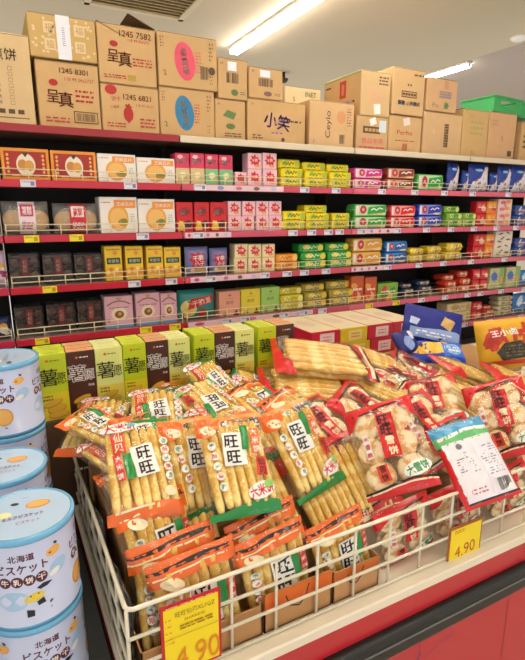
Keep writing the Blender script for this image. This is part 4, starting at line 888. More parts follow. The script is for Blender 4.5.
# ------------------------------------------------------------------ biscuit tins
def tin():
    root = empty('biscuit_tin', (0, 0, 0)); r, h = 0.087, 0.186
    wall = M('#c6d0f0', 0.28, coat=0.5); rim = M('#6db4e0', 0.25, coat=0.6); maroon = C('#5a1a2c'); lb = C('#a9cdef'); gold = C('#dc9440'); gold2 = C('#efb560'); blk = C('#1b2030')
    b = MB(); b.lathe([(0, 0), (r-0.002, 0), (r+0.0008, 0.002), (r+0.0008, 0.008)], rim, 64); b.lathe([(r+0.0008, 0.008), (r, 0.0085), (r, h-0.012)], wall, 64)
    H = h-0.024
    s = Surf(b, lambda u, v, o: Vector(((r+o)*math.sin(u/r), -(r+o)*math.cos(u/r), 0.009+H/2+v)), 1, 1, 0.0002)
    for rep, a0 in enumerate((0.0, 0.1367, 0.2733, -0.1367)):
        P = lambda x, y: (a0+x, y)
        def T(t, x, y, hh, m, **k): s.text(t, a0+x, y, hh, m, **k)
        s.k = 1
        s.grid(a0-0.02, 0.0, a0+0.05, 0.06, M('#ecd9e6', 0.35), 8, 1) if False else None
        T('北海道', 0.0, 0.058, 0.0135, maroon, bold=0.03); T('ビスケット', 0.0, 0.036, 0.0185, maroon, bold=0.03, wid=0.086)
        for i, ch in enumerate('牛乳饼干'):
            x = -0.031+i*0.0205; s.k = 1; s.ell(a0+x, 0.011, 0.0103, 0.0108, maroon, 20); T(ch, x, 0.011, 0.0125, WHITE, bold=0.03)
        s.k = 4; s.ell(a0+0.055, 0.052, 0.014, 0.009, gold2, 18, rot=10); s.lines(a0+0.046, 0.048, a0+0.064, 0.054, 1, maroon, 2); s.ell(a0+0.06, 0.066, 0.004, 0.0025, blk, 8, rot=-30)
        s.k = 2; s.ell(a0+0.062, 0.018, 0.018, 0.014, lb, 16, rot=25); s.ell(a0+0.054, 0.009, 0.011, 0.006, WHITE, 14, rot=20)
        if rep % 2:
            s.k = 2
            for cxx in (-0.022, 0.012): s.ell(a0+cxx, -0.035, 0.022, 0.023, gold, 22); s.ell(a0+cxx, -0.035, 0.019, 0.020, gold2, 20); s.k += 1
            s.lines(a0-0.01, -0.066, a0+0.035, -0.061, 1, maroon, 3); continue
        s.k = 2; s.ell(a0-0.02, -0.028, 0.026, 0.02, lb, 20); s.ell(a0+0.015, -0.026, 0.018, 0.009, C('#ecd04a'), 18, rot=12); s.disc(a0+0.009, -0.022, 0.0015, blk); s.disc(a0+0.022, -0.020, 0.0015, blk)
        s.poly([(a0+0.02, -0.008), (a0+0.032, -0.002), (a0+0.048, -0.005), (a0+0.038, -0.011), (a0+0.026, -0.013)], blk)
        s.poly([(a0+0.018, -0.036), (a0+0.03, -0.031), (a0+0.033, -0.043), (a0+0.02, -0.045)], blk); s.poly([(a0+0.0, -0.048), (a0+0.013, -0.052), (a0+0.012, -0.064), (a0+0.0, -0.064)], blk); s.ell(a0+0.042, -0.046, 0.004, 0.002, blk, 8, rot=40)
        s.lines(a0+0.04, -0.06, a0+0.06, -0.055, 2, maroon, 3)
    b.build('tin_body', root)
    l = MB(); R2 = r+0.0022
    l.lathe([(R2-0.001, h-0.013), (R2, h-0.012), (R2, h-0.002), (R2-0.0015, h), (R2-0.005, h+0.0005), (R2-0.007, h-0.0015)], rim, 64)
    l.lathe([(R2-0.007, h-0.0015), (0, h-0.0015)], M('#b4d2f0', 0.3, coat=0.5), 64)
    s = Surf(l, lambda u, v, o: Vector((u, v, h-0.0015+o)), 1, 1, 0.0002); s.k = 1
    s.ell(0.022, 0.025, 0.022, 0.014, gold, 20, rot=5); s.ell(0.022, 0.026, 0.019, 0.011, gold2, 20, rot=5); s.ell(-0.02, 0.035, 0.008, 0.005, blk, 10, rot=-10); s.ell(-0.035, 0.0, 0.014, 0.01, C('#e8e6b0'), 14); s.ell(-0.05, -0.03, 0.01, 0.006, blk, 10)
    s.text('ミルクビスケット', 0.0, -0.012, 0.012, C('#b8286a'), wid=0.07, rot=6, bold=0.02); s.text('ビスケット', 0.01, -0.032, 0.011, C('#b8286a'), wid=0.04, rot=6)
    s.lines(-0.01, 0.052, 0.04, 0.056, 1, C('#7aa8d0'), 2)
    l.build('tin_lid', root)
    return root
t0 = tin()
TIN = [(-0.007, 0.955, 0.811, 'large round pale blue biscuit tin nearest the camera, on top of the front stack'),
       (-0.006, 0.958, 0.622, 'pale blue biscuit tin under the nearest tin, only its upper edge in view'),
       (-0.036, 1.176, 0.811, 'pale blue biscuit tin whose lid shows between the nearest tin and the tallest stack'),
       (-0.036, 1.178, 0.622, 'pale blue biscuit tin at the bottom of the middle stack'),
       (-0.019, 1.402, 1.001, 'pale blue biscuit tin topping the rear stack beside the lime green chips box'),
       (-0.019, 1.404, 0.812, 'pale blue biscuit tin in the rear stack under the topmost tin'),
       (-0.019, 1.404, 0.623, 'pale blue biscuit tin at the bottom of the rear stack')]
for i, (x, y, z, lab) in enumerate(TIN):
    z += {0: 0.0, 1: 0.0}.get(0)
    if i == 0: t0.location = (x, y, z); t0.rotation_euler = (0, 0, R(-9)); t0['label'] = lab; t0['category'] = 'tin'; t0['group'] = 'pale blue biscuit tins'
    else: dup(t0, (x, y, z), (0, 0, R([-9, 8, -14, 12, 76, -10, 3][i])), lab, 'pale blue biscuit tins')

# ------------------------------------------------------------------ rice cracker bags
def cracker_mat(name, c1, c2, scale, lo=0.42, hi=0.6):
    m = bpy.data.materials.new(name); m.use_nodes = True; nt = m.node_tree; b = nt.nodes['Principled BSDF']; b.inputs['Roughness'].default_value = 0.6
    tc = nt.nodes.new('ShaderNodeTexCoord'); n = nt.nodes.new('ShaderNodeTexNoise'); n.inputs['Scale'].default_value = scale; n.inputs['Detail'].default_value = 4
    cr = nt.nodes.new('ShaderNodeValToRGB'); cr.color_ramp.elements[0].position = lo; cr.color_ramp.elements[1].position = hi
    cr.color_ramp.elements[0].color = srgb(c1); cr.color_ramp.elements[1].color = srgb(c2)
    bp = nt.nodes.new('ShaderNodeBump'); bp.inputs['Strength'].default_value = 0.5; bp.inputs['Distance'].default_value = 0.002
    L = nt.links.new; L(tc.outputs['Object'], n.inputs['Vector']); L(n.outputs['Fac'], cr.inputs[0]); L(cr.outputs[0], b.inputs['Base Color']); L(n.outputs['Fac'], bp.inputs['Height']); L(bp.outputs[0], b.inputs['Normal'])
    return m
STICK = cracker_mat('sugar_cracker', '#dfab38', '#fae290', 45)
SNOW = cracker_mat('snow_cracker', '#dca45c', '#f6e2b8', 38, 0.42, 0.56)
ORG = M('#ea6a1a', 0.3, coat=0.4); GRN = M('#128a3c', 0.3, coat=0.4); RD = M('#d4151c', 0.3, coat=0.4); BK = M('#1c120e', 0.3, coat=0.4); CRM = M('#f3e6bf', 0.35, coat=0.3)
LW = M('#f4f2ee', 0.35, coat=0.3); LR = M('#d8402c', 0.4); SKY = M('#3f9fd0', 0.35, coat=0.3)
def ellipsoid(b, L, w, t, m, e=0.6, nu=10, nv=8, T=None):
    vs = []; fs = []
    for j in range(nv+1):
        ph = -math.pi/2+math.pi*j/nv; cp = abs(math.cos(ph))**e; sp = math.copysign(abs(math.sin(ph))**e, math.sin(ph))
        for i in range(nu):
            th = 2*math.pi*i/nu; vs.append((w*cp*math.cos(th), L*sp, t*cp*math.sin(th)))
    for j in range(nv):
        for i in range(nu): fs.append([j*nu+i, j*nu+(i+1) % nu, (j+1)*nu+(i+1) % nu, (j+1)*nu+i])
    b.add(vs, fs, m, True, T)
stick_bm = MB(); ellipsoid(stick_bm, 0.096, 0.0106, 0.009, STICK, 0.4)
disc_bm = MB(); ellipsoid(disc_bm, 0.035, 0.035, 0.008, SNOW, 0.8, 18, 8)
proto_mesh = {}
def cracker(kind, parent, loc, rz):
    if kind not in proto_mesh:
        o = (stick_bm if kind == 's' else disc_bm).build('rice_cracker', parent); proto_mesh[kind] = o.data
    else:
        o = bpy.data.objects.new('rice_cracker', proto_mesh[kind]); COL.objects.link(o); o.parent = parent
    o.location = loc; o.rotation_euler = (0, 0, rz); return o
def wave(a, amp, k, ph): return lambda x: a+amp*math.sin(k*x+ph)
def badge(s, x, y, w, h, col, tx, tc=WHITE, rot=0):
    s.rect(x-w/2, y-h/2, x+w/2, y+h/2, col, rot=rot, n=5)
    for i, ch in enumerate(tx):
        yy = y+h*(0.5-(i+0.5)/len(tx)); s.text(ch, x+0.0, yy, min(s.H*h/len(tx)*0.8, s.W*w*0.8), tc, rot=rot, bold=0.02)
def bag(kind, seed):
    rnd = random.Random(seed*13+5); rounds = kind in ('snow', 'snow2', 'back')
    w, h, T = (0.185, 0.245, 0.027) if rounds else ((0.165, 0.235, 0.024) if kind != 'redlong' else (0.17, 0.25, 0.028))
    root = empty('rice_cracker_bag', (0, 0, 0)); fn = pouch_fn(w, h, T, seed, 0.0036)
    f = MB(); pillow(f, w, h, T, FILM, seed, 24, 32, fn=fn)
    for sy in (-1, 1): pass
    f.build('film', root)
    prof = lambda u, v: T*(max(0, 1-min(1, abs(u)/(w/2))**3)**0.6)*(max(0, 1-min(1, abs(v)/(h/2))**4)**0.7)
    if not rounds:
        lean = rnd.uniform(-0.06, 0.06)
        for i in range(7):
            x = -0.060+0.020*i; cracker('s', root, (x, rnd.uniform(-0.008, 0.004), prof(x, 0.06)-0.0115), lean+rnd.uniform(-0.05, 0.05))
        for i in range(6):
            x = -0.050+0.020*i; cracker('s', root, (x, rnd.uniform(-0.006, 0.004), -prof(x, 0.06)+0.0115), lean+rnd.uniform(-0.05, 0.05))
    else:
        for (x, y) in ((-0.042, 0.062), (0.036, 0.064), (-0.045, -0.002), (0.036, -0.004), (-0.040, -0.070), (0.038, -0.070)):
            cracker('d', root, (x+rnd.uniform(-.003, .003), y+rnd.uniform(-.003, .003), 0.010), rnd.uniform(0, 3)); cracker('d', root, (x*0.95, y+0.005, -0.010), rnd.uniform(0, 3))
    # printed ends
    b = MB(); s = Surf(b, fn, w, h, 0.0005); s.dense = 0.012; b2 = MB(); s2 = Surf(b2, fn, w, h, 0.0005); s2.dense = 0.012
    SS = (s, s2)
    def band(y0, y1, m, amp=0.02, k=7, ph=0.0, edge=None, top=True, x0=-0.5, x1=0.5):
        s = SS[0] if top else SS[1]
        s.grid(x0, y0, x1, y1, m, 24, 3, lo=(wave(y0, amp, k, ph) if top else None), hi=(None if top else wave(y1, amp, k, ph)))
        if edge:
            s.grid(x0, y0, x1, y1, edge, 24, 1, lo=(wave(y0, amp, k, ph) if top else wave(y1-0.022, amp, k, ph)), hi=(wave(y0+0.022, amp, k, ph) if top else wave(y1, amp, k, ph)))
    p = MB(); q = Surf(p, fn, w, h, 0.0009); q.dense = 0.014
    if kind == 'green':
        band(-0.5, -0.41, GRN, 0.03, 5, 0.5, None, False); band(0.44, 0.5, M('#e99a4a', 0.35, coat=0.3), 0.01, 6, 0)
        s.poly([(-0.5, 0.5), (-0.1, 0.46), (-0.18, 0.36), (-0.34, 0.27), (-0.5, 0.3)], ORG)
        s.ell(-0.33, 0.35, 0.11, 0.05, CRM, rot=-20); q.lines(-0.42, 0.33, -0.26, 0.37, 2, LR, 3)
        q.rect(-0.18, -0.04, 0.13, 0.29, LW, n=6, rot=-4); q.text('旺', -0.05, 0.20, 0.028, BLACK, bold=0.03, rot=-4); q.text('旺', -0.05, 0.045, 0.028, BLACK, bold=0.03, rot=-4); q.k = 3
        q.rect(0.10, 0.10, 0.2, 0.36, GRN, rot=-6, n=3); q.k = 1; badge(q, 0.29, 0.18, 0.12, 0.26, ORG, '大米饼', WHITE, rot=-8)
        badge(q, 0.31, -0.08, 0.15, 0.18, LR, '仙贝', BLACK, rot=-6)
        q.ell(0.24, -0.30, 0.2, 0.075, LW, rot=12); q.text('大米饼', 0.24, -0.30, 0.024, RED, rot=12, bold=0.03, wid=0.056); q.ell(0.36, -0.25, 0.08, 0.035, M('#8ccf6a', 0.4), rot=12)
        for i in range(5): q.ell(-0.33+0.015*i, 0.18-0.1*i, 0.055, 0.04, LW, 12); q.k -= 0.4; q.text('香酥米果脆'[i], -0.33+0.015*i, 0.18-0.1*i, 0.012, LR if i % 2 else GRN, bold=0.02); q.k -= 0.4
    elif kind == 'orange':
        band(-0.5, -0.38, ORG, 0.025, 5, 0.5, None, False); band(0.44, 0.5, GRN, 0.01, 6, 0, x0=-0.1)
        s2.grid(-0.4, -0.41, 0.1, -0.38, CRM, 10, 1, lo=wave(-0.40, 0.02, 5, .5), hi=wave(-0.38, 0.02, 5, .5))
        q.ell(-0.22, 0.41, 0.26, 0.06, LW, rot=6); q.text('大米饼', -0.22, 0.41, 0.022, RED, rot=6, bold=0.03, wid=0.07); q.ell(-0.06, 0.43, 0.06, 0.03, M('#6ac0d8', 0.4), rot=6)
        q.rect(-0.11, -0.11, 0.20, 0.19, LW, n=6, rot=8); q.text('旺', 0.045, 0.11, 0.027, BLACK, bold=0.03, rot=8); q.text('旺', 0.055, -0.035, 0.027, BLACK, bold=0.03, rot=8); q.k = 3
        q.rect(-0.22, -0.13, -0.11, 0.12, GRN, rot=6, n=3); q.k = 1; badge(q, -0.29, 0.0, 0.1, 0.26, LR, '大米饼', WHITE, rot=6); q.k = 1
        badge(q, -0.27, 0.24, 0.17, 0.2, LR, '仙贝', CRM, rot=4)
        for i in range(5): q.ell(0.35, 0.22-0.09*i, 0.06, 0.04, LW, 12); q.k -= 0.4; q.text('香酥米果脆'[i], 0.35, 0.22-0.09*i, 0.012, LR if i % 2 else GRN, bold=0.02); q.k -= 0.4
        q.ell(0.33, -0.28, 0.08, 0.05, CRM)
    elif kind == 'stand':
        band(0.30, 0.5, ORG, 0.03, 4, 1.2, None); s.grid(-0.5, 0.42, 0.5, 0.45, BK, 16, 1, lo=wave(0.42, 0.012, 6, 1), hi=wave(0.455, 0.018, 5, 1)); s.grid(-0.5, 0.36, 0.4, 0.4, CRM, 16, 1, lo=wave(0.375, 0.02, 5, 1), hi=wave(0.39, 0.02, 5, 1))
        s.ell(-0.26, 0.30, 0.13, 0.05, CRM, rot=-20); q.lines(-0.34, 0.28, -0.18, 0.32, 2, LR, 3)
        band(-0.5, -0.38, ORG, 0.02, 5, 0.5, BK, False)
        q.rect(-0.08, -0.2, 0.22, 0.2, LW, n=6); q.text('旺', 0.07, 0.10, 0.036, BLACK, bold=0.03); q.text('旺', 0.07, -0.10, 0.036, BLACK, bold=0.03); q.k = 3
        q.rect(0.2, -0.1, 0.3, 0.22, GRN, n=3); q.k = 1; badge(q, 0.37, 0.06, 0.1, 0.28, LR, '大米饼', WHITE)
        for i in range(5): q.ell(-0.3, 0.14-0.09*i, 0.06, 0.04, LW, 12); q.k -= 0.4; q.text('香酥米果脆'[i], -0.3, 0.14-0.09*i, 0.012, LR if i % 2 else GRN, bold=0.02); q.k -= 0.4
    elif kind in ('snow', 'snow2'):
        band(0.40, 0.5, RD, 0.025, 5, 0.3, BK); band(-0.5, -0.40, RD, 0.025, 5, 0.6, BK, False)
        s2.grid(-0.5, -0.46, 0.5, -0.4, CRM, 20, 1, lo=wave(-0.44, 0.02, 5, .6), hi=wave(-0.425, 0.02, 5, .6)); s.poly([(-0.5, 0.46), (-0.25, 0.42), (-0.42, 0.25), (-0.5, 0.2)], RD); s.poly([(0.5, 0.45), (0.3, 0.42), (0.42, 0.28), (0.5, 0.25)], RD)
        q.rect(-0.08, -0.14, 0.16, 0.34, RD, n=8, rot=-3); q.k = 2
        for i, ch in enumerate('旺旺雪饼'): q.text(ch, 0.03+0.006*i, 0.265-0.115*i, 0.026 if i < 2 else 0.022, BLACK if i < 2 else CRM, bold=0.03, rot=-3)
        q.k = 1; badge(q, -0.17, -0.28, 0.15, 0.17, LR, '雪饼', BLACK, rot=4); q.ell(0.28, -0.30, 0.2, 0.07, LW, rot=12); q.text('大雪饼', 0.28, -0.30, 0.022, GRN, rot=12, bold=0.03, wid=0.056)
        badge(q, -0.28, 0.02, 0.09, 0.26, LW, '米香脆', LR, rot=0)
    elif kind == 'redlong':
        band(0.43, 0.5, RD, 0.02, 5, 0.3, None); s.poly([(-0.5, 0.45), (-0.2, 0.44), (-0.38, 0.34), (-0.5, 0.3)], RD); band(-0.5, -0.34, RD, 0.04, 4, 0.6, BK, False); s2.grid(-0.45, -0.40, 0.45, -0.34, CRM, 20, 1, lo=wave(-0.44, 0.02, 5, .6), hi=wave(-0.40, 0.02, 5, .6))
        s2.grid(-0.5, -0.49, 0.5, -0.46, BK, 16, 1); s.grid(-0.3, -0.2, 0.3, 0.2, LW, 4, 4) if False else None
        q.text('旺旺', -0.2, -0.38, 0.014, CRM, bold=0.02)
    elif kind == 'back':
        band(0.36, 0.5, SKY, 0.02, 6, 0.3, None); band(0.24, 0.36, M('#6ac07a', 0.35, coat=0.3), 0.0, 6, 0.3, None); s.grid(-0.5, 0.33, 0.5, 0.37, LW, 16, 1, lo=wave(0.33, 0.02, 7, 1), hi=wave(0.37, 0.02, 6, 1))
        s.grid(-0.44, -0.44, 0.44, 0.26, M('#efe9f2', 0.35, coat=0.3), 14, 14); band(-0.5, -0.44, RD, 0.0, 5, 0.6, BK, False); s.grid(-0.5, -0.5, -0.43, 0.2, RD, 2, 10); s.grid(0.44, -0.5, 0.5, 0.2, RD, 2, 10)
        fine = M('#7a7a86', 0.5)
        q.lines(-0.36, -0.14, -0.02, 0.12, 9, fine, 3); q.lines(0.08, -0.22, 0.4, 0.14, 12, M('#8a94b0', 0.5), 5); q.disc(-0.2, 0.19, 0.009, fine); q.lines(-0.3, -0.38, -0.05, -0.3, 2, M('#c86a7a', 0.5), 6); q.text('C', -0.32, -0.34, 0.012, M('#c86a7a', 0.5))
        q.rect(0.12, -0.42, 0.4, -0.26, LW); q.bars(0.14, -0.41, 0.38, -0.27, BLACK, 18); q.line([(0.03, 0.2), (0.03, -0.42)], 0.0012, M('#c8c4d0', 0.5))
    b.build('top_band', root)
    if b2.v: b2.build('bottom_band', root)
    if p.v: p.build('label_print', root)
    return root
BAGP = {}
def put(kind, loc, rot, label, seed=0, scale=1.0, grp=None):
    key = (kind, seed)
    if key not in BAGP:
        r = bag(kind, seed*7+len(kind)); BAGP[key] = r; r.location = loc; r.rotation_euler = [R(a) for a in rot]
    else: r = dup(BAGP[key], loc, [R(a) for a in rot])
    r['label'] = label; r['category'] = 'bag'; r['group'] = grp or {'snow': 'bags of round snow crackers', 'snow2': 'bags of round snow crackers', 'redlong': 'red ended bags lying on the pile', 'back': 'bags of round snow crackers'}.get(kind, 'bags of long rice crackers')
    r.scale = scale if isinstance(scale, tuple) else (scale,)*3
    return r
put('orange', (0.233, 1.032, 0.989), (42, 5, -2), 'long rice cracker bag with an orange bottom band, leftmost of the front row', 1)
put('green', (0.371, 1.045, 0.955), (55, 9, 14), 'half hidden long cracker bag squeezed between the two leftmost front bags', 4)
put('green', (0.436, 0.955, 0.985), (46, 0, -9), 'long rice cracker bag with an upright white label and green bottom band, front centre', 2)
put('green', (0.634, 0.985, 0.966), (53, -6, 10), 'tilted long rice cracker bag with green bottom band beside the red snow cracker bag', 3)
put('stand', (0.232, 0.880, 0.775), (70, 4, 10), 'upright cracker bag in the front left corner of the basket', 1, (0.85, 0.95, 1))
put('stand', (0.290, 0.836, 0.772), (80, -4, 0), 'upright cracker bag directly behind the large price card', 2, (1.15, 0.93, 1))
put('stand', (0.268, 0.876, 0.785), (77, -4, 3), 'second upright cracker bag behind the large price card', 1, (1.12, 0.97, 1))
put('stand', (0.475, 0.842, 0.765), (80, -8, 0), 'upright cracker bag with 旺旺 label standing right of the large price card', 3, (1.1, 0.85, 1))
put('stand', (0.485, 0.885, 0.78), (76, -8, 3), 'upright cracker bag tucked behind the one right of the large price card', 2, (1.12, 0.9, 1))
put('stand', (0.655, 0.842, 0.755), (80, -10, 0), 'upright cracker bag standing under the tilted green banded bag', 2, (1.0, 0.78, 1))
put('snow', (0.865, 0.850, 0.740), (80, -6, 0), 'snow cracker bag standing behind the wires under the large red snow cracker bag', 1, (1.0, 0.63, 0.9))
put('snow', (1.07, 0.86, 0.735), (80, -6, 0), 'snow cracker bag standing behind the small price card', 2, (1.0, 0.6, 0.9))
put('snow', (1.28, 0.86, 0.735), (80, -6, 0), 'snow cracker bag standing behind the wires at the right edge', 1, (1.0, 0.6, 0.9))
put('snow', (0.850, 0.905, 0.955), (47, -20, -34), 'large round snow cracker bag with a red 旺旺雪饼 label, front right of centre', 1)
put('back', (1.060, 0.812, 0.905), (45, -9, -12), 'bag turned back to front, white information label and barcode facing up', 1, 0.9)
put('snow', (1.330, 0.930, 0.930), (50, -22, -45), 'snow cracker bag with a red label at the right edge of the picture', 2)
put('snow', (1.22, 1.10, 0.93), (30, -15, -35), 'snow cracker bag lying behind the bag showing its back label', 1)
put('green', (0.20, 1.28, 0.995), (14, -6, 40), 'long cracker bag lying at the far left beside the tins', 1, 0.85)
put('orange', (0.225, 1.20, 0.935), (16, 0, 30), 'long cracker bag under the far left one', 2, 0.9)
put('orange', (0.345, 1.28, 0.995), (22, 0, -15), 'long cracker bag lying behind the leftmost front bag', 3)
put('green', (0.490, 1.27, 1.01), (-14, 5, 190), 'long cracker bag lying with its green band towards the chips boxes', 2)
put('orange', (0.560, 1.38, 1.020), (35, 0, 25), 'small looking cracker bag propped against the chips boxes, 旺旺 label up', 1, 0.9)
put('stand', (0.655, 1.22, 0.985), (22, 0, 25), 'cracker bag lying behind the tilted green banded bag, orange end up', 1)
put('stand', (0.730, 1.14, 0.965), (28, -5, 25), 'cracker bag lying between the tilted bag and the red bags', 2)
put('redlong', (0.95, 1.36, 1.055), (8, -12, 66), 'red ended cracker bag lying on top of the pile before the chips boxes', 1, 1.4)
put('redlong', (0.86, 1.31, 0.985), (8, -10, 68), 'red ended cracker bag just below the topmost red one', 2, 1.3)
put('redlong', (0.84, 1.26, 0.925), (8, -8, 70), 'red ended cracker bag lowest of the left red group', 1, 1.2)
put('snow', (0.95, 1.10, 0.955), (25, -8, 30), 'crumpled snow cracker bag lying behind the large front one', 2)
put('redlong', (1.10, 1.22, 0.960), (18, -5, 40), 'red ended cracker bag lying across the middle of the pile', 2)
put('snow', (1.28, 1.30, 0.945), (15, -8, 50), 'snow cracker bag lying in front of the navy bag', 1)
put('redlong', (1.46, 1.22, 0.900), (20, -8, 30), 'red ended cracker bag lying in front of the yellow bag', 1)
put('snow', (1.62, 1.05, 0.87), (25, -15, 10), 'snow cracker bag at the right edge behind the foremost ones', 2)
put('redlong', (1.48, 1.08, 0.870), (25, -12, 45), 'red ended cracker bag low at the right of the pile', 2)
put('green', (0.300, 1.18, 0.955), (30, 0, 5), 'long cracker bag under the pile behind the leftmost front bag', 3)
put('orange', (0.47, 1.14, 0.955), (30, 0, -8), 'long cracker bag under the pile behind the front centre bag', 2)
put('green', (0.60, 1.17, 0.955), (25, 0, 12), 'long cracker bag under the pile behind the tilted front bag', 4)
put('orange', (0.20, 1.37, 0.965), (20, 0, -30), 'long cracker bag at the back left in front of the brown chips box', 3)
put('green', (0.40, 1.41, 0.965), (18, 0, -60), 'long cracker bag lying against the foot of the chips boxes at the left', 4)
put('orange', (0.74, 1.40, 0.975), (22, 0, 60), 'long cracker bag lying against the foot of the chips boxes at the right', 2)
put('snow', (0.775, 1.08, 0.935), (30, -8, 15), 'snow cracker bag peeking out left of the large snow cracker bag', 2)
put('redlong', (1.25, 1.42, 0.985), (20, -4, 60), 'red ended cracker bag lying just before the flat boxes', 2, 1.15)
put('snow', (1.42, 1.36, 0.935), (22, -4, 40), 'snow cracker bag lying between the blue bag and the front bags', 2, 1.1)
put('redlong', (1.62, 1.30, 0.915), (22, -4, 75), 'red ended cracker bag lying under the yellow bag', 1, 1.2)
put('snow', (1.10, 1.02, 0.905), (35, -10, 0), 'snow cracker bag beneath the others between the two large red labelled bags', 1)
put('redlong', (1.80, 1.20, 0.88), (22, -4, 60), 'red ended cracker bag at the far right edge of the pile', 2, 1.2)
put('stand', (0.24, 1.10, 0.885), (20, 0, 15), 'dark red ended cracker bag lowest at the left edge of the pile', 3, 0.85)
put('redlong', (0.315, 0.995, 0.870), (42, 0, 0), 'red ended cracker bag pinned under the leftmost front bag', 1)
put('redlong', (0.50, 0.955, 0.865), (45, -6, -4), 'red ended cracker bag pinned under the front centre bag', 2)
put('redlong', (0.670, 0.945, 0.850), (50, -8, 6), 'red ended cracker bag pinned under the tilted green banded bag', 1)
put('redlong', (0.80, 0.955, 0.86), (45, -10, -10), 'red ended cracker bag pinned under the large snow cracker bag', 2)
put('snow', (1.16, 0.93, 0.84), (45, -8, -5), 'snow cracker bag pinned under the bag showing its back label', 2)
put('snow', (1.48, 0.90, 0.80), (60, -8, -5), 'snow cracker bag low at the right edge behind the wires', 1)
put('stand', (0.245, 0.925, 0.845), (60, 0, 10), 'cracker bag squeezed between the corner bag and the leftmost front bag', 3)
put('snow', (1.13, 1.30, 0.975), (12, -4, 25), 'snow cracker bag lying right beside the topmost red ended bag', 1)
put('redlong', (1.36, 1.13, 0.915), (24, -12, 20), 'red ended cracker bag wedged above the bag showing its back label', 1)
# ------------------------------------------------------------------ navy bag, blue bag and yellow bag on the pile
def foil(name, w, h, T, base, art, loc, rot, label, seed):
    b = MB(); fn = pillow(b, w, h, T, base, seed, 18, 16, wr=0.004); s = Surf(b, fn, w, h, 0.0012); s.dense = 0.015; art(s)
    return b.build(name, None, label, 'bag', None, loc=loc, rot=[R(a) for a in rot])
def A_navy(s):
    s.rect(0.12, -0.06, 0.32, 0.22, C('#d8b06a'), rot=-20, n=3); s.grid(-0.4, -0.42, 0.45, -0.12, C('#8fa8d8'), 12, 4, hi=wave(-0.14, 0.04, 6, 0)); s.poly([(-0.4, 0.12), (-0.25, 0.05), (-0.3, -0.12), (-0.42, -0.08)], C('#b8c8ea'))
    s.lines(-0.3, -0.38, 0.3, -0.22, 2, WHITE, 3)
foil('snack_bag', 0.27, 0.17, 0.03, M('#0b1c84', 0.5), A_navy, (1.715, 1.60, 1.045), (60, 12, -30), 'navy foil snack bag with a golden patch standing up at the back', 3)
def A_by(s):
    s.grid(-0.5, -0.2, 0.2, 0.35, C('#e8b83a'), 14, 4, lo=wave(-0.2, 0.06, 7, 0), hi=wave(0.3, 0.05, 6, 1)); s.grid(0.1, -0.3, 0.5, 0.4, C('#2f6fd8'), 8, 4); s.ell(0.28, 0.05, 0.16, 0.26, C('#8fbcf0'), 16); s.lines(0.18, -0.1, 0.4, 0.2, 2, WHITE, 3); s.ell(-0.3, 0.15, 0.06, 0.1, C('#3a2418'), 10)
foil('snack_bag', 0.25, 0.12, 0.025, M('#1236b0', 0.4), A_by, (1.64, 1.50, 0.955), (35, 4, -25), 'blue snack bag with a yellow stripe lying in front of the navy bag', 5)
def A_cr(s): s.ell(-0.1, -0.1, 0.25, 0.3, C('#8fa8e0'), 14); s.ell(0.2, 0.2, 0.15, 0.2, C('#e8e8f4'), 12)
foil('snack_bag', 0.12, 0.11, 0.028, M('#0d1c78', 0.45), A_cr, (1.52, 1.56, 1.0), (50, 0, 10), 'small crumpled dark blue bag left of the navy bag', 6)
def A_yel(s):
    s.poly([(-0.3, 0.3), (-0.12, 0.32), (-0.1, 0.05), (-0.22, -0.1), (-0.4, -0.1), (-0.36, 0.15)], C('#b8301c')); s.text('卤', 0.26, 0.1, 0.12, C('#c4341e'), bold=0.04); s.text('小', -0.22, 0.08, 0.1, C('#c4341e'), bold=0.04)
    s.text('王小卤', -0.08, 0.2, 0.03, WHITE, bold=0.03, wid=0.11, shear=-0.2, rot=4); s.poly([(-0.25, -0.2), (-0.1, -0.02), (0.15, 0.02), (0.28, -0.15), (0.24, -0.32), (-0.15, -0.36)], C('#2e2a1a')); s.lines(-0.1, -0.3, 0.2, -0.05, 4, C('#6a5a34'), 5)
    s.rect(-0.46, -0.44, 0.46, -0.36, C('#c4341e'), n=6)
foil('snack_bag', 0.27, 0.22, 0.035, M('#d8a410', 0.45), A_yel, (1.98, 1.40, 0.98), (68, -8, -35), 'mustard yellow foil bag printed 王小卤 at the right edge', 4)
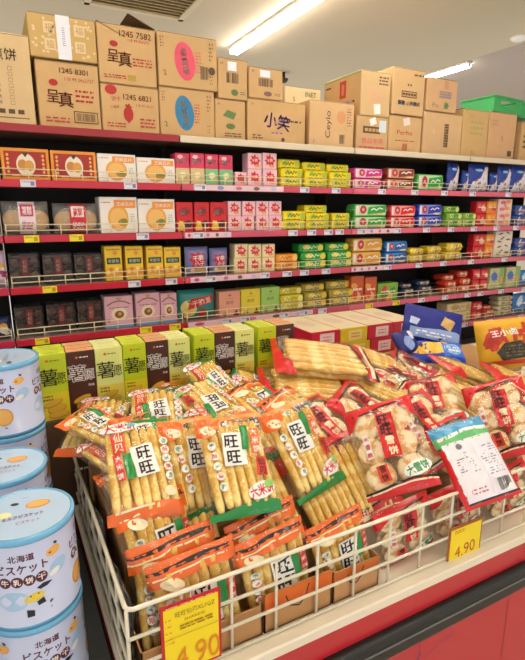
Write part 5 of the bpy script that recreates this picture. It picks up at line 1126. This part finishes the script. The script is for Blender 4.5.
# ------------------------------------------------------------------ price cards on the basket front
def card(loc, w, h, frame, rot, label, art):
    root = empty('price_card', loc, label, 'price card'); root.rotation_euler = rot
    b = MB(); b.box(-w/2, w/2, 0, 0.003, -h, 0, frame, 0.001); b.build('card_holder', root)
    c = MB(); m = M('#f6dc16', 0.35); bx = 0.006; c.box(-w/2+bx, w/2-bx, -0.001, 0, -h+0.007, -0.009, m)
    s = Surf(c, lambda u, v, o: Vector((u, -0.001-o, -h/2+v)), w, h, 0.0004); art(s); c.build('yellow_card', root)
    k = MB(); k.tube([(0, 0.0015, -0.004), (0, 0.0015, 0.012), (0, 0.008, 0.016), (0, 0.014, 0.010)], 0.0014, M('#d8d4cc', 0.3), 6); k.build('hook', root)
def card1(s):
    t = M('#9a6a14', 0.5); s.text('旺旺仙贝XLSQZ', 0.06, 0.34, 0.013, M('#7a5a10', 0.5), wid=0.08); s.text('SHARE仙', 0.05, 0.25, 0.008, t, wid=0.042)
    for i in range(4): s.lines(-0.43, 0.29-i*0.085, -0.33, 0.32-i*0.085, 1, M('#c8502a', 0.5), i)
    s.lines(-0.2, 0.12, 0.35, 0.2, 2, t, 4); s.line([(-0.47, 0.05), (0.47, 0.05)], 0.0008, t); s.text('4.90', 0.08, -0.27, 0.05, M('#e08a14', 0.5), wid=0.092); s.lines(-0.43, -0.02, -0.3, 0.01, 1, M('#c8502a', 0.5), 8)
    s.lines(-0.42, 0.46, 0.4, 0.485, 1, M('#f0b0a0', 0.5), 6)
def card2(s): s.text('4.90', 0.0, -0.02, 0.034, M('#b8501c', 0.5), wid=0.075, rot=4); s.lines(-0.25, -0.34, 0.3, -0.3, 1, M('#c8a020', 0.5), 5); s.lines(-0.35, 0.34, -0.05, 0.42, 2, M('#c87020', 0.5), 6)
card((0.256, 0.777, 0.838), 0.122, 0.165, M('#c01a22', 0.35), (0, 0, 0), 'large yellow price card in a red frame hanging at the left of the basket', card1)
card((1.016, 0.776, 0.758), 0.125, 0.150, M('#9a4f1c', 0.4), (0, 0, 0), 'small yellow price card marked 4.90 hanging under the bag showing its back label', card2)
# dark plastic sheet and low wire fence between the tins and the basket
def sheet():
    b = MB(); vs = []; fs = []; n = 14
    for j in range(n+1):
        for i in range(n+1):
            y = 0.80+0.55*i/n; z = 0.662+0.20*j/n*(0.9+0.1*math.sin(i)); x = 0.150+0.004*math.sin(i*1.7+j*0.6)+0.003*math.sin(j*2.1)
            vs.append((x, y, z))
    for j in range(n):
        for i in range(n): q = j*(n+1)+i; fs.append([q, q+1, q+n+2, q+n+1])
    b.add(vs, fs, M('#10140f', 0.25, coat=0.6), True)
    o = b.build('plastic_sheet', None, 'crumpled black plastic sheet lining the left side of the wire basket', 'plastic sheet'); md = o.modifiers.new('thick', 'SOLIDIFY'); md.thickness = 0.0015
sheet()
